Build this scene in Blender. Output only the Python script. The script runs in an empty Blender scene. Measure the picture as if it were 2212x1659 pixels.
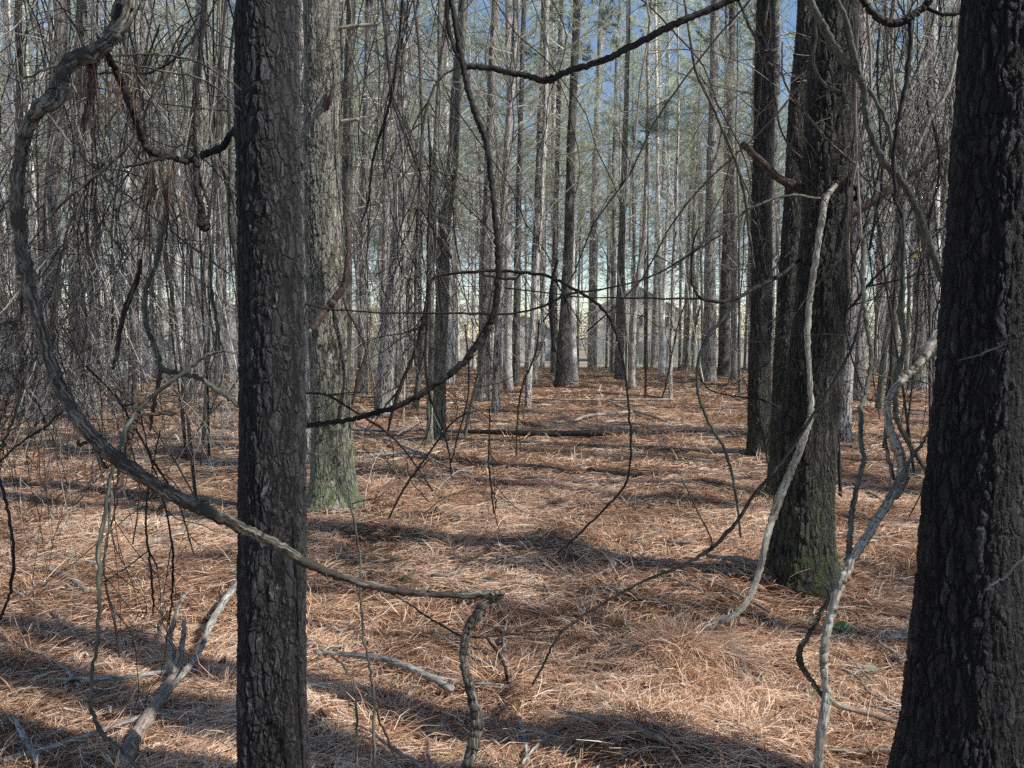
import bpy, math, random
import numpy as np
from mathutils import Vector, Matrix

random.seed(7)
RNG = np.random.default_rng(11)
PI = math.pi
scn = bpy.context.scene
COL = scn.collection

# ------------------------------------------------------------------ camera
FPX, CX, CY, HZ = 1703.0, 1106.0, 829.5, 725.0
CAMZ = 1.55
PITCH = -math.atan((CY - HZ) / FPX)
cam_d = bpy.data.cameras.new('camera')
cam = bpy.data.objects.new('camera', cam_d)
COL.objects.link(cam)
cam.location = (0, 0, CAMZ)
cam.rotation_euler = (PI / 2 + PITCH, 0, 0)
cam_d.sensor_width = 36
cam_d.lens = FPX / 2212 * 36
cam_d.clip_end = 2000
cam_d.clip_start = 0.05
scn.camera = cam
FW = np.array([0, math.cos(PITCH), math.sin(PITCH)])
UP = np.array([0, -math.sin(PITCH), math.cos(PITCH)])

def ray(px, py):
    v = np.array([(px - CX) / FPX, 0, 0]) + UP * ((CY - py) / FPX) + FW
    return v / v[1]                       # one metre forward (y) per unit

def at(px, py, d):
    return np.array([0, 0, CAMZ]) + ray(px, py) * d

def pxm(d):                               # metres covered by one photo unit at distance d
    return d / FPX

# ------------------------------------------------------------------ terrain
_tab = np.random.default_rng(3).random((256, 256))
def vnoise(x, y):
    x = np.asarray(x, float); y = np.asarray(y, float)
    xi = np.floor(x).astype(int); yi = np.floor(y).astype(int)
    fx = x - xi; fy = y - yi
    fx = fx * fx * (3 - 2 * fx); fy = fy * fy * (3 - 2 * fy)
    a = _tab[xi & 255, yi & 255]; b = _tab[(xi + 1) & 255, yi & 255]
    c = _tab[xi & 255, (yi + 1) & 255]; d = _tab[(xi + 1) & 255, (yi + 1) & 255]
    return (a * (1 - fx) + b * fx) * (1 - fy) + (c * (1 - fx) + d * fx) * fy

def terrain(x, y):
    x = np.asarray(x, float); y = np.asarray(y, float)
    r = np.hypot(x, y)
    z = (vnoise(x * .12 + 9, y * .12 + 4) - .5) * .16
    z = z + (vnoise(x * .9 + 3, y * .9) - .5) * .09
    z = z + (vnoise(x * 2.6 + 31, y * 2.6 + 8) - .5) * .095 * np.exp(-r / 30)
    z = z + (vnoise(x * 7 + 1, y * 7 + 5) - .5) * .028 * np.exp(-r / 14)
    for mx, my, mh, mr in ((.78, 3.62, .13, .24), (.52, 2.86, .10, .30), (-.28, 4.4, .07, .3), (.95, 2.75, .08, .25), (-.9, 3.0, .05, .4), (.35, 5.6, .07, .5), (-.1, 6.6, .08, .5), (1.6, 7.5, .08, .6), (-1.6, 4.6, .06, .4)):
        z = z + mh * np.exp(-((x - mx) ** 2 + (y - my) ** 2) / (mr * mr))
    for mx, my, mr in ((-1.62, 7.1, .42), (1.83, 5.0, .38), (3.15, 10.1, .4), (2.55, 7.65, .3)):
        z = z + .07 * np.exp(-((x - mx) ** 2 + (y - my) ** 2) / (mr * mr))
    far = np.clip(r - 32, 0, 45)
    return z * np.clip(1.2 - r / 90, 0, 1) - far * .03

def ground_at(px, py):
    v = ray(px, py)
    d = 1.0
    for i in range(4000):
        p = np.array([0, 0, CAMZ]) + v * d
        if p[2] <= float(terrain(p[0], p[1])):
            return d
        d *= 1.003
        if d > 90: break
    return d

# ------------------------------------------------------------------ mesh building
class MB:
    """collects tubes / polygons, builds ONE mesh object"""
    def __init__(s):
        s.v = []; s.bk = []; s.q = []; s.t = []; s.n = 0; s.col = []
    def add(s, v, quads=None, tris=None, bk=None, col=None):
        v = np.asarray(v, float)
        if quads is not None and len(quads): s.q.append(np.asarray(quads) + s.n)
        if tris is not None and len(tris): s.t.append(np.asarray(tris) + s.n)
        s.v.append(v); s.bk.append(v if bk is None else bk)
        s.col.append(np.full(len(v), .5) if col is None else np.broadcast_to(np.asarray(col, float), (len(v),)))
        s.n += len(v)
    def tube(s, pts, rad, sides=6, jit=0.0, s0=0.0, cap=True, col=None, flut=None):
        P = np.asarray(pts, float); R = np.broadcast_to(np.asarray(rad, float), (len(P),)).copy()
        n = len(P)
        T = np.gradient(P, axis=0); T /= (np.linalg.norm(T, axis=1, keepdims=True) + 1e-9)
        ref = np.array([1., 0, 0]) if abs(T[0][0]) < .8 else np.array([0, 0, 1.])
        U = np.zeros_like(P); u = ref
        for i in range(n):
            u = u - T[i] * np.dot(u, T[i]); u = u / (np.linalg.norm(u) + 1e-9); U[i] = u
        W = np.cross(T, U)
        a = np.arange(sides) / sides * 2 * PI
        ca, sa = np.cos(a), np.sin(a)
        S = np.concatenate([[0], np.cumsum(np.linalg.norm(np.diff(P, axis=0), axis=1))]) + s0
        RR = R[:, None] * np.ones((1, sides))
        if jit: RR = RR * (1 + jit * (RNG.random((n, sides)) - .5) * 2)
        if flut is not None: RR = RR * flut(S[:, None], a[None, :])
        V = P[:, None, :] + RR[..., None] * (ca[None, :, None] * U[:, None, :] + sa[None, :, None] * W[:, None, :])
        BK = np.stack([ca[None, :] * RR, sa[None, :] * RR, np.broadcast_to(S[:, None], RR.shape)], -1)
        i = np.arange(n - 1)[:, None]; j = np.arange(sides)[None, :]; k = (j + 1) % sides
        Q = np.stack([i * sides + j, i * sides + k, (i + 1) * sides + k, (i + 1) * sides + j], -1).reshape(-1, 4)
        V = V.reshape(-1, 3); BK = BK.reshape(-1, 3)
        tr = None
        if cap:
            V = np.vstack([V, P[-1] + T[-1] * R[-1] * .3, P[0] - T[0] * R[0] * .3])
            BK = np.vstack([BK, [0, 0, S[-1]], [0, 0, S[0]]])
            e = (n - 1) * sides; jj = np.arange(sides); kk = (jj + 1) % sides
            tr = np.vstack([np.stack([e + jj, e + kk, np.full(sides, n * sides)], -1),
                            np.stack([kk, jj, np.full(sides, n * sides + 1)], -1)])
        s.add(V, Q, tr, BK, col)
    def build(s, name, mat, parent=None, smooth=True):
        me = s.mesh(name, mat, smooth)
        o = bpy.data.objects.new(name, me); COL.objects.link(o)
        if parent is not None: o.parent = parent
        return o
    def mesh(s, name, mat, smooth=True):
        V = np.vstack(s.v); BK = np.vstack(s.bk); C = np.concatenate(s.col)
        Q = np.vstack(s.q) if s.q else np.zeros((0, 4), int)
        T = np.vstack(s.t) if s.t else np.zeros((0, 3), int)
        me = bpy.data.meshes.new(name)
        me.vertices.add(len(V)); me.vertices.foreach_set('co', V.astype(np.float32).ravel())
        nl = Q.size + T.size
        me.loops.add(nl); me.loops.foreach_set('vertex_index', np.concatenate([Q.ravel(), T.ravel()]).astype(np.int32))
        npoly = len(Q) + len(T)
        me.polygons.add(npoly)
        st = np.concatenate([np.arange(len(Q)) * 4, Q.size + np.arange(len(T)) * 3]).astype(np.int32)
        me.polygons.foreach_set('loop_start', st)
        me.polygons.foreach_set('use_smooth', np.full(npoly, smooth))
        a = me.attributes.new('bk', 'FLOAT_VECTOR', 'POINT'); a.data.foreach_set('vector', BK.astype(np.float32).ravel())
        c = me.attributes.new('tone', 'FLOAT', 'POINT'); c.data.foreach_set('value', C.astype(np.float32))
        me.update(calc_edges=True); me.validate()
        me.materials.append(mat)
        return me

def smooth_path(pts, n_per=6, wob=0.0, cols=3):
    """Catmull-Rom through control points (any number of columns)"""
    P = np.asarray(pts, float)
    Pe = np.vstack([2 * P[0] - P[1], P, 2 * P[-1] - P[-2]])
    out = []
    for i in range(1, len(Pe) - 2):
        p0, p1, p2, p3 = Pe[i - 1], Pe[i], Pe[i + 1], Pe[i + 2]
        for k in range(n_per):
            t = k / n_per
            out.append(.5 * ((2 * p1) + (-p0 + p2) * t + (2 * p0 - 5 * p1 + 4 * p2 - p3) * t * t + (-p0 + 3 * p1 - 3 * p2 + p3) * t ** 3))
    out.append(P[-1]); out = np.array(out)
    if wob:
        w = (RNG.random((len(out), cols)) - .5) * 2 * wob
        w[0] = 0; w[-1] = 0
        out[:, :cols] += w
    return out

def needles(mb, base, direc, length, width, rng=RNG, col=None, droop=0.25):
    """many single-taper needle triangles; base (N,3), direc (N,3) unit, length (N,), width (N,)"""
    N = len(base)
    r = rng.normal(size=(N, 3)); side = np.cross(direc, r); side /= (np.linalg.norm(side, axis=1, keepdims=True) + 1e-9)
    w = (width / 2)[:, None] * side
    tip = base + direc * length[:, None]; tip[:, 2] -= droop * length
    V = np.stack([base - w, base + w, tip], 1).reshape(-1, 3)
    T = np.arange(N * 3).reshape(-1, 3)
    c = None if col is None else np.repeat(col, 3)
    mb.add(V, None, T, None, c)

# ------------------------------------------------------------------ object helpers
def tag(o, label=None, cat=None, group=None, kind=None):
    if label: o['label'] = label
    if cat: o['category'] = cat
    if group: o['group'] = group
    if kind: o['kind'] = kind
    return o
def thing(name, label, cat, loc=(0, 0, 0), group=None):
    o = bpy.data.objects.new(name, None); COL.objects.link(o)
    o.location = [float(c) for c in loc]; o.empty_display_size = .2
    return tag(o, label, cat, group)
def link_mesh(name, me, parent=None, loc=(0, 0, 0), rot=(0, 0, 0), sc=(1, 1, 1)):
    o = bpy.data.objects.new(name, me); COL.objects.link(o)
    o.location = loc; o.rotation_euler = rot; o.scale = sc
    if parent is not None: o.parent = parent
    return o

# ------------------------------------------------------------------ materials
def newmat(name):
    m = bpy.data.materials.new(name); m.use_nodes = True
    nt = m.node_tree; nt.nodes.clear()
    out = nt.nodes.new('ShaderNodeOutputMaterial')
    return m, nt, out
def N(nt, typ, **kw):
    n = nt.nodes.new(typ)
    for k, v in kw.items():
        if k.startswith('i_'): n.inputs[k[2:].replace('_', ' ')].default_value = v
        else: setattr(n, k, v)
    return n
def L(nt, a, b): nt.links.new(a, b)
def ramp(nt, fac, stops, interp='LINEAR'):
    r = nt.nodes.new('ShaderNodeValToRGB'); cr = r.color_ramp; cr.interpolation = interp
    while len(cr.elements) < len(stops): cr.elements.new(.5)
    for e, (p, c) in zip(cr.elements, stops):
        e.position = p; e.color = (c[0], c[1], c[2], 1) if hasattr(c, '__len__') else (c, c, c, 1)
    L(nt, fac, r.inputs[0]); return r
def math_(nt, op, a, b=None, c=None):
    n = nt.nodes.new('ShaderNodeMath'); n.operation = op
    for i, x in enumerate((a, b, c)):
        if x is None: continue
        if isinstance(x, (int, float)): n.inputs[i].default_value = x
        else: L(nt, x, n.inputs[i])
    return n.outputs[0]
def mix(nt, fac, a, b, mode='MIX'):
    n = nt.nodes.new('ShaderNodeMix'); n.data_type = 'RGBA'; n.blend_type = mode
    for idx, x in ((0, fac), (6, a), (7, b)):
        if isinstance(x, (int, float)): n.inputs[idx].default_value = x
        elif isinstance(x, tuple): n.inputs[idx].default_value = (*x, 1)
        else: L(nt, x, n.inputs[idx])
    return n.outputs[2]

def bark_material(name, dark, mid, light, red, moss=0.0, scale=26.0, depth=.014, disp=False, stretch=.33, lich=0.12, mossz=1.2):
    m, nt, out = newmat(name)
    at_ = N(nt, 'ShaderNodeAttribute', attribute_name='bk')
    oi = N(nt, 'ShaderNodeObjectInfo')
    off = N(nt, 'ShaderNodeVectorMath', operation='MULTIPLY_ADD')
    L(nt, oi.outputs['Random'], off.inputs[0]); off.inputs[1].default_value = (13, 7, 29)
    L(nt, at_.outputs['Vector'], off.inputs[2])
    if disp: src = at_.outputs['Vector']
    else: src = off.outputs[0]
    # warp
    n1 = N(nt, 'ShaderNodeTexNoise', i_Scale=9.0, i_Detail=4.0, i_Roughness=.6); L(nt, src, n1.inputs['Vector'])
    w = N(nt, 'ShaderNodeVectorMath', operation='MULTIPLY_ADD')
    sub = N(nt, 'ShaderNodeVectorMath', operation='SUBTRACT'); L(nt, n1.outputs['Color'], sub.inputs[0]); sub.inputs[1].default_value = (.5, .5, .5)
    L(nt, sub.outputs[0], w.inputs[0]); w.inputs[1].default_value = (.05, .05, .12); L(nt, src, w.inputs[2])
    st = N(nt, 'ShaderNodeVectorMath', operation='MULTIPLY'); L(nt, w.outputs[0], st.inputs[0]); st.inputs[1].default_value = (1, 1, stretch)
    v1 = N(nt, 'ShaderNodeTexVoronoi', feature='DISTANCE_TO_EDGE', i_Scale=scale); L(nt, st.outputs[0], v1.inputs['Vector'])
    v1c = N(nt, 'ShaderNodeTexVoronoi', feature='F1', i_Scale=scale); L(nt, st.outputs[0], v1c.inputs['Vector'])
    v2 = N(nt, 'ShaderNodeTexVoronoi', feature='F1', i_Scale=scale * 2.3); L(nt, st.outputs[0], v2.inputs['Vector'])
    v2e = N(nt, 'ShaderNodeTexVoronoi', feature='DISTANCE_TO_EDGE', i_Scale=scale * 2.3); L(nt, st.outputs[0], v2e.inputs['Vector'])
    nf = N(nt, 'ShaderNodeTexNoise', i_Scale=55.0, i_Detail=6.0, i_Roughness=.82); L(nt, st.outputs[0], nf.inputs['Vector'])
    nb = N(nt, 'ShaderNodeTexNoise', i_Scale=3.5, i_Detail=3.0); L(nt, src, nb.inputs['Vector'])
    sep = N(nt, 'ShaderNodeSeparateColor'); L(nt, v1c.outputs['Color'], sep.inputs[0])
    sep2 = N(nt, 'ShaderNodeSeparateColor'); L(nt, v2.outputs['Color'], sep2.inputs[0])
    # long broken furrows
    fst = N(nt, 'ShaderNodeVectorMath', operation='MULTIPLY'); L(nt, w.outputs[0], fst.inputs[0]); fst.inputs[1].default_value = (1, 1, .16)
    fn_ = N(nt, 'ShaderNodeTexNoise', i_Scale=scale * .62, i_Detail=3.0, i_Roughness=.55); L(nt, fst.outputs[0], fn_.inputs['Vector'])
    furrow = ramp(nt, math_(nt, 'ABSOLUTE', math_(nt, 'SUBTRACT', fn_.outputs[0], .5)), [(0.0, 0.0), (.02, .2), (.075, 1.0)]).outputs[0]
    # plate edges that fade in and out
    gate = ramp(nt, nb.outputs[0], [(.40, .0), (.65, .15)]).outputs[0]
    edge = ramp(nt, v1.outputs['Distance'], [(0.0, 0.0), (.05, .5), (.14, 1.0)]).outputs[0]
    edge = math_(nt, 'ADD', math_(nt, 'MULTIPLY', edge, math_(nt, 'SUBTRACT', 1.0, gate)), gate)
    plate = math_(nt, 'MULTIPLY', furrow, edge)
    fl = ramp(nt, v2e.outputs['Distance'], [(0.0, .35), (.10, 1.0)]).outputs[0]
    h = math_(nt, 'MULTIPLY_ADD', sep.outputs[0], .26, .14)
    h = math_(nt, 'ADD', h, math_(nt, 'MULTIPLY', math_(nt, 'MULTIPLY', sep2.outputs[0], fl), .24))
    h = math_(nt, 'MULTIPLY', math_(nt, 'ADD', h, .22), math_(nt, 'MULTIPLY_ADD', plate, .85, .15))
    h = math_(nt, 'ADD', h, math_(nt, 'MULTIPLY', math_(nt, 'SUBTRACT', nf.outputs[0], .41), .74))
    colr = ramp(nt, h, [(.14, dark), (.38, mid), (.70, mid), (.98, light)]).outputs[0]
    crack = ramp(nt, math_(nt, 'MULTIPLY', plate, math_(nt, 'MULTIPLY_ADD', fl, .6, .4)), [(0.0, .16), (.3, .6), (.6, 1.0)]).outputs[0]
    colr = mix(nt, 1.0, colr, crack, 'MULTIPLY')
    pv = ramp(nt, sep.outputs[1], [(0.0, .82), (1.0, 1.15)]).outputs[0]
    colr = mix(nt, 1.0, colr, pv, 'MULTIPLY')
    # reddish inner bark on some flakes
    rf = math_(nt, 'MULTIPLY', ramp(nt, sep2.outputs[1], [(.55, 0.), (.75, 1.)]).outputs[0], .35)
    colr = mix(nt, rf, colr, red)
    # pale lichen flecks
    lf = N(nt, 'ShaderNodeTexNoise', i_Scale=38.0, i_Detail=6.0, i_Roughness=.75); L(nt, src, lf.inputs['Vector'])
    lfac = math_(nt, 'MULTIPLY', ramp(nt, lf.outputs[0], [(.56, 0.), (.68, 1.)]).outputs[0], lich)
    colr = mix(nt, math_(nt, 'MULTIPLY', lfac, plate), colr, (.36, .37, .34))
    var = ramp(nt, nb.outputs[0], [(.3, .8), (.7, 1.1)]).outputs[0]
    colr = mix(nt, 1.0, colr, var, 'MULTIPLY')
    if not disp:
        rv = ramp(nt, oi.outputs['Random'], [(0., (.45, .45, .45)), (.45, (.8, .79, .77)), (1., (1.2, 1.17, 1.12))]).outputs[0]
        colr = mix(nt, 1.0, colr, rv, 'MULTIPLY')
    if moss > 0:
        sx = N(nt, 'ShaderNodeSeparateXYZ'); L(nt, at_.outputs['Vector'], sx.inputs[0])
        low = math_(nt, 'SUBTRACT', 1.0, math_(nt, 'DIVIDE', sx.outputs[2], mossz)); low = math_(nt, 'MAXIMUM', low, .12)
        mn = N(nt, 'ShaderNodeTexNoise', i_Scale=14.0, i_Detail=5.0); L(nt, src, mn.inputs['Vector'])
        mf = math_(nt, 'MULTIPLY', ramp(nt, mn.outputs[0], [(.4, 0.), (.62, 1.)]).outputs[0], math_(nt, 'MULTIPLY', low, moss))
        colr = mix(nt, mf, colr, (.12, .17, .055))
    b = N(nt, 'ShaderNodeBsdfPrincipled', i_Roughness=.72)
    b.inputs['Specular IOR Level'].default_value = .35
    L(nt, colr, b.inputs['Base Color']); L(nt, b.outputs[0], out.inputs[0])
    if disp:
        d = N(nt, 'ShaderNodeDisplacement', i_Midlevel=.6, i_Scale=depth); L(nt, h, d.inputs['Height'])
        L(nt, d.outputs[0], out.inputs['Displacement']); m.displacement_method = 'BOTH'
    else:
        bp = N(nt, 'ShaderNodeBump', i_Strength=.9, i_Distance=depth); L(nt, h, bp.inputs['Height']); L(nt, bp.outputs[0], b.inputs['Normal'])
    return m

def far_bark(name, dark, mid, light, depth=.012):
    m, nt, out = newmat(name)
    at_ = N(nt, 'ShaderNodeAttribute', attribute_name='bk'); oi = N(nt, 'ShaderNodeObjectInfo')
    off = N(nt, 'ShaderNodeVectorMath', operation='MULTIPLY_ADD')
    L(nt, oi.outputs['Random'], off.inputs[0]); off.inputs[1].default_value = (13, 7, 29); L(nt, at_.outputs['Vector'], off.inputs[2])
    st = N(nt, 'ShaderNodeVectorMath', operation='MULTIPLY'); L(nt, off.outputs[0], st.inputs[0]); st.inputs[1].default_value = (1, 1, .3)
    n1 = N(nt, 'ShaderNodeTexNoise', i_Scale=34.0, i_Detail=3.0, i_Roughness=.75); L(nt, st.outputs[0], n1.inputs['Vector'])
    n2 = N(nt, 'ShaderNodeTexNoise', i_Scale=2.2, i_Detail=2.0); L(nt, off.outputs[0], n2.inputs['Vector'])
    c = ramp(nt, n1.outputs[0], [(.36, dark), (.5, mid), (.64, light)]).outputs[0]
    c = mix(nt, 1.0, c, ramp(nt, n2.outputs[0], [(.35, .6), (.65, 1.2)]).outputs[0], 'MULTIPLY')
    c = mix(nt, 1.0, c, ramp(nt, oi.outputs['Random'], [(0., (.55, .54, .53)), (.3, (1., .99, .97)), (1., (1.1, 1.09, 1.06))]).outputs[0], 'MULTIPLY')
    b = N(nt, 'ShaderNodeBsdfDiffuse'); L(nt, c, b.inputs[0]); L(nt, b.outputs[0], out.inputs[0])
    bp = N(nt, 'ShaderNodeBump', i_Strength=1.0, i_Distance=depth); L(nt, n1.outputs[0], bp.inputs['Height']); L(nt, bp.outputs[0], b.inputs['Normal'])
    return m
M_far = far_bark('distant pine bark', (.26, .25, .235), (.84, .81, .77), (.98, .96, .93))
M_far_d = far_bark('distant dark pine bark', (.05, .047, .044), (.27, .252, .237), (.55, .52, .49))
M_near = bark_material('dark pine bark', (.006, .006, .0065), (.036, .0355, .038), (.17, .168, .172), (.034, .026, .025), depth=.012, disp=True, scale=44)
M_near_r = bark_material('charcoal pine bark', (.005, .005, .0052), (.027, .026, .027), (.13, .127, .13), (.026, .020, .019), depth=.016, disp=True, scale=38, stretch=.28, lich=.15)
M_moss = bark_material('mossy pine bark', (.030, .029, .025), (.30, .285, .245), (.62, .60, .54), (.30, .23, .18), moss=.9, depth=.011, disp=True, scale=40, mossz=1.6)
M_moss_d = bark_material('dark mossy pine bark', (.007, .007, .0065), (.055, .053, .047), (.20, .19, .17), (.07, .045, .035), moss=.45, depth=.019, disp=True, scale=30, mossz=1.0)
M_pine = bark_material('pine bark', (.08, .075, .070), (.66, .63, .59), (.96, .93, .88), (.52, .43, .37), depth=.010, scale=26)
M_pine_d = bark_material('shaded pine bark', (.028, .026, .024), (.29, .272, .253), (.62, .59, .55), (.27, .21, .175), depth=.012, scale=24)  # darker copy of the pine bark, shade put into its colour
M_smooth = bark_material('smooth hardwood bark', (.16, .156, .13), (.32, .31, .255), (.46, .445, .38), (.27, .265, .20), depth=.002, scale=30, stretch=.6, lich=.5, moss=.25, mossz=3.0)

def wood_material(name, a, b_, c, rough=.75, bump=.004, patch=None, vary=True):
    m, nt, out = newmat(name)
    at_ = N(nt, 'ShaderNodeAttribute', attribute_name='bk')
    oi = N(nt, 'ShaderNodeObjectInfo')
    off = N(nt, 'ShaderNodeVectorMath', operation='MULTIPLY_ADD')
    L(nt, oi.outputs['Random'], off.inputs[0]); off.inputs[1].default_value = (5, 3, 19); L(nt, at_.outputs['Vector'], off.inputs[2])
    st = N(nt, 'ShaderNodeVectorMath', operation='MULTIPLY'); L(nt, off.outputs[0], st.inputs[0]); st.inputs[1].default_value = (1, 1, .12)
    n1 = N(nt, 'ShaderNodeTexNoise', i_Scale=160.0, i_Detail=5.0, i_Roughness=.65); L(nt, st.outputs[0], n1.inputs['Vector'])
    n2 = N(nt, 'ShaderNodeTexNoise', i_Scale=9.0, i_Detail=4.0, i_Roughness=.6); L(nt, off.outputs[0], n2.inputs['Vector'])
    colr = ramp(nt, n1.outputs[0], [(.36, a), (.5, b_), (.66, c)]).outputs[0]
    if patch:
        pf = ramp(nt, n2.outputs[0], [(.52, 0.), (.60, 1.)]).outputs[0]
        colr = mix(nt, pf, colr, patch)
    v = ramp(nt, n2.outputs[0], [(.3, .6), (.7, 1.25)]).outputs[0]
    colr = mix(nt, 1.0, colr, v, 'MULTIPLY')
    if vary:
        rv = ramp(nt, oi.outputs['Random'], [(0., .65), (1., 1.3)]).outputs[0]
        colr = mix(nt, 1.0, colr, rv, 'MULTIPLY')
    b = N(nt, 'ShaderNodeBsdfPrincipled', i_Roughness=rough); b.inputs['Specular IOR Level'].default_value = .25
    L(nt, colr, b.inputs['Base Color']); L(nt, b.outputs[0], out.inputs[0])
    bp = N(nt, 'ShaderNodeBump', i_Strength=.8, i_Distance=bump); L(nt, n1.outputs[0], bp.inputs['Height']); L(nt, bp.outputs[0], b.inputs['Normal'])
    return m
M_vgrey = wood_material('weathered grey vine wood', (.018, .015, .012), (.105, .09, .073), (.36, .32, .255), patch=(.045, .037, .030), vary=False)
M_vpale = wood_material('pale stripped wood', (.13, .115, .095), (.42, .38, .31), (.68, .62, .52), patch=(.22, .195, .16), vary=False)
M_vdark = wood_material('dark vine bark', (.008, .007, .006), (.028, .024, .022), (.065, .057, .05), vary=False)
M_vred = wood_material('red brown dead limb', (.025, .018, .015), (.085, .060, .050), (.19, .14, .115), vary=False)
M_vgreen = wood_material('grey green vine bark', (.035, .037, .03), (.11, .112, .09), (.21, .21, .17), vary=False)
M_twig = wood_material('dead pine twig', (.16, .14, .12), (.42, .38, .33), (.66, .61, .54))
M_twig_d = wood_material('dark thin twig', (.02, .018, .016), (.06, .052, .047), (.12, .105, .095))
M_stick = wood_material('fallen stick bark', (.10, .08, .065), (.33, .265, .215), (.55, .46, .38), vary=False, patch=(.17, .13, .105))
M_stick_sp = wood_material('speckled fallen branch', (.08, .075, .065), (.32, .295, .26), (.66, .62, .55), vary=False)

def far_wood_material(name, a, b_):
    m, nt, out = newmat(name)
    at_ = N(nt, 'ShaderNodeAttribute', attribute_name='bk'); oi = N(nt, 'ShaderNodeObjectInfo')
    n1 = N(nt, 'ShaderNodeTexNoise', i_Scale=7.0, i_Detail=2.0, i_Roughness=.7); L(nt, at_.outputs['Vector'], n1.inputs['Vector'])
    c = ramp(nt, n1.outputs[0], [(.35, a), (.65, b_)]).outputs[0]
    c = mix(nt, 1.0, c, ramp(nt, oi.outputs['Random'], [(0., .6), (1., 1.3)]).outputs[0], 'MULTIPLY')
    b = N(nt, 'ShaderNodeBsdfDiffuse'); L(nt, c, b.inputs[0]); L(nt, b.outputs[0], out.inputs[0]); return m
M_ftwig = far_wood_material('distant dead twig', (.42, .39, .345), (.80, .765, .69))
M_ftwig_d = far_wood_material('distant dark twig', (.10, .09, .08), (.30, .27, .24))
def leaf_material(name, stops, trans=.35, rough=.55):
    m, nt, out = newmat(name)
    a = N(nt, 'ShaderNodeAttribute', attribute_name='tone')
    oi = N(nt, 'ShaderNodeObjectInfo')
    colr = ramp(nt, a.outputs['Fac'], stops).outputs[0]
    rv = ramp(nt, oi.outputs['Random'], [(0., .75), (1., 1.25)]).outputs[0]
    colr = mix(nt, 1.0, colr, rv, 'MULTIPLY')
    b = N(nt, 'ShaderNodeBsdfPrincipled', i_Roughness=rough); b.inputs['Specular IOR Level'].default_value = .3
    t = N(nt, 'ShaderNodeBsdfTranslucent'); ms = N(nt, 'ShaderNodeMixShader'); ms.inputs[0].default_value = trans
    L(nt, colr, b.inputs['Base Color']); L(nt, colr, t.inputs[0])
    L(nt, b.outputs[0], ms.inputs[1]); L(nt, t.outputs[0], ms.inputs[2]); L(nt, ms.outputs[0], out.inputs[0])
    return m
M_crown = leaf_material('pine needles green', [(0., (.07, .10, .055)), (.5, (.15, .195, .11)), (1., (.27, .31, .19))], .45)
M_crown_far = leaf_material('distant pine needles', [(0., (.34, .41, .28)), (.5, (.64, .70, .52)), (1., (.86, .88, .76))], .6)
M_green = leaf_material('fresh green needles', [(0., (.03, .08, .035)), (1., (.07, .15, .06))], .2)
M_brown = leaf_material('dead hanging needles', [(0., (.10, .05, .03)), (.5, (.20, .11, .07)), (1., (.33, .21, .14))], .3)
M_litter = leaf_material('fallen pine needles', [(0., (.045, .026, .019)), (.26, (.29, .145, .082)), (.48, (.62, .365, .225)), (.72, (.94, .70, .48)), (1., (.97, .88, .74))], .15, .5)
M_litter.node_tree.nodes  # keep

def simple(name, colr, rough=.8, var=.3, scale=4.0, spec=.3):
    m, nt, out = newmat(name)
    tc = N(nt, 'ShaderNodeTexCoord'); n1 = N(nt, 'ShaderNodeTexNoise', i_Scale=scale, i_Detail=5.0); L(nt, tc.outputs['Object'], n1.inputs['Vector'])
    lo = tuple(c * (1 - var) for c in colr); hi = tuple(min(1, c * (1 + var)) for c in colr)
    c = ramp(nt, n1.outputs[0], [(.3, lo), (.7, hi)]).outputs[0]
    b = N(nt, 'ShaderNodeBsdfPrincipled', i_Roughness=rough); b.inputs['Specular IOR Level'].default_value = spec
    L(nt, c, b.inputs['Base Color']); L(nt, b.outputs[0], out.inputs[0]); return m

# ground material
def ground_material():
    m, nt, out = newmat('needle covered soil')
    g = N(nt, 'ShaderNodeNewGeometry')
    n1 = N(nt, 'ShaderNodeTexNoise', i_Scale=.7, i_Detail=5.0); L(nt, g.outputs['Position'], n1.inputs['Vector'])
    n2 = N(nt, 'ShaderNodeTexNoise', i_Scale=28.0, i_Detail=6.0, i_Roughness=.8, i_Distortion=2.0); L(nt, g.outputs['Position'], n2.inputs['Vector'])
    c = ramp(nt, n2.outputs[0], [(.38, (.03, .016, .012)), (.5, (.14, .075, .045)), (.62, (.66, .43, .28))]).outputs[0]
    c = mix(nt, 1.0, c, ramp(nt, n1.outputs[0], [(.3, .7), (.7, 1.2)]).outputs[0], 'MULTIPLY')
    # pale dry field beyond the wood
    ln = N(nt, 'ShaderNodeVectorMath', operation='LENGTH'); L(nt, g.outputs['Position'], ln.inputs[0])
    f = N(nt, 'ShaderNodeMapRange'); L(nt, ln.outputs['Value'], f.inputs[0]); f.inputs[1].default_value = 58; f.inputs[2].default_value = 72
    n3 = N(nt, 'ShaderNodeTexNoise', i_Scale=.12, i_Detail=5.0); L(nt, g.outputs['Position'], n3.inputs['Vector'])
    fld = ramp(nt, n3.outputs[0], [(.35, (.30, .24, .16)), (.65, (.46, .40, .30))]).outputs[0]
    c = mix(nt, f.outputs[0], c, fld)
    b = N(nt, 'ShaderNodeBsdfPrincipled', i_Roughness=.9); b.inputs['Specular IOR Level'].default_value = .15
    L(nt, c, b.inputs['Base Color']); L(nt, b.outputs[0], out.inputs[0])
    bp = N(nt, 'ShaderNodeBump', i_Strength=.7, i_Distance=.03); L(nt, n2.outputs[0], bp.inputs['Height']); L(nt, bp.outputs[0], b.inputs['Normal'])
    return m

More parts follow.
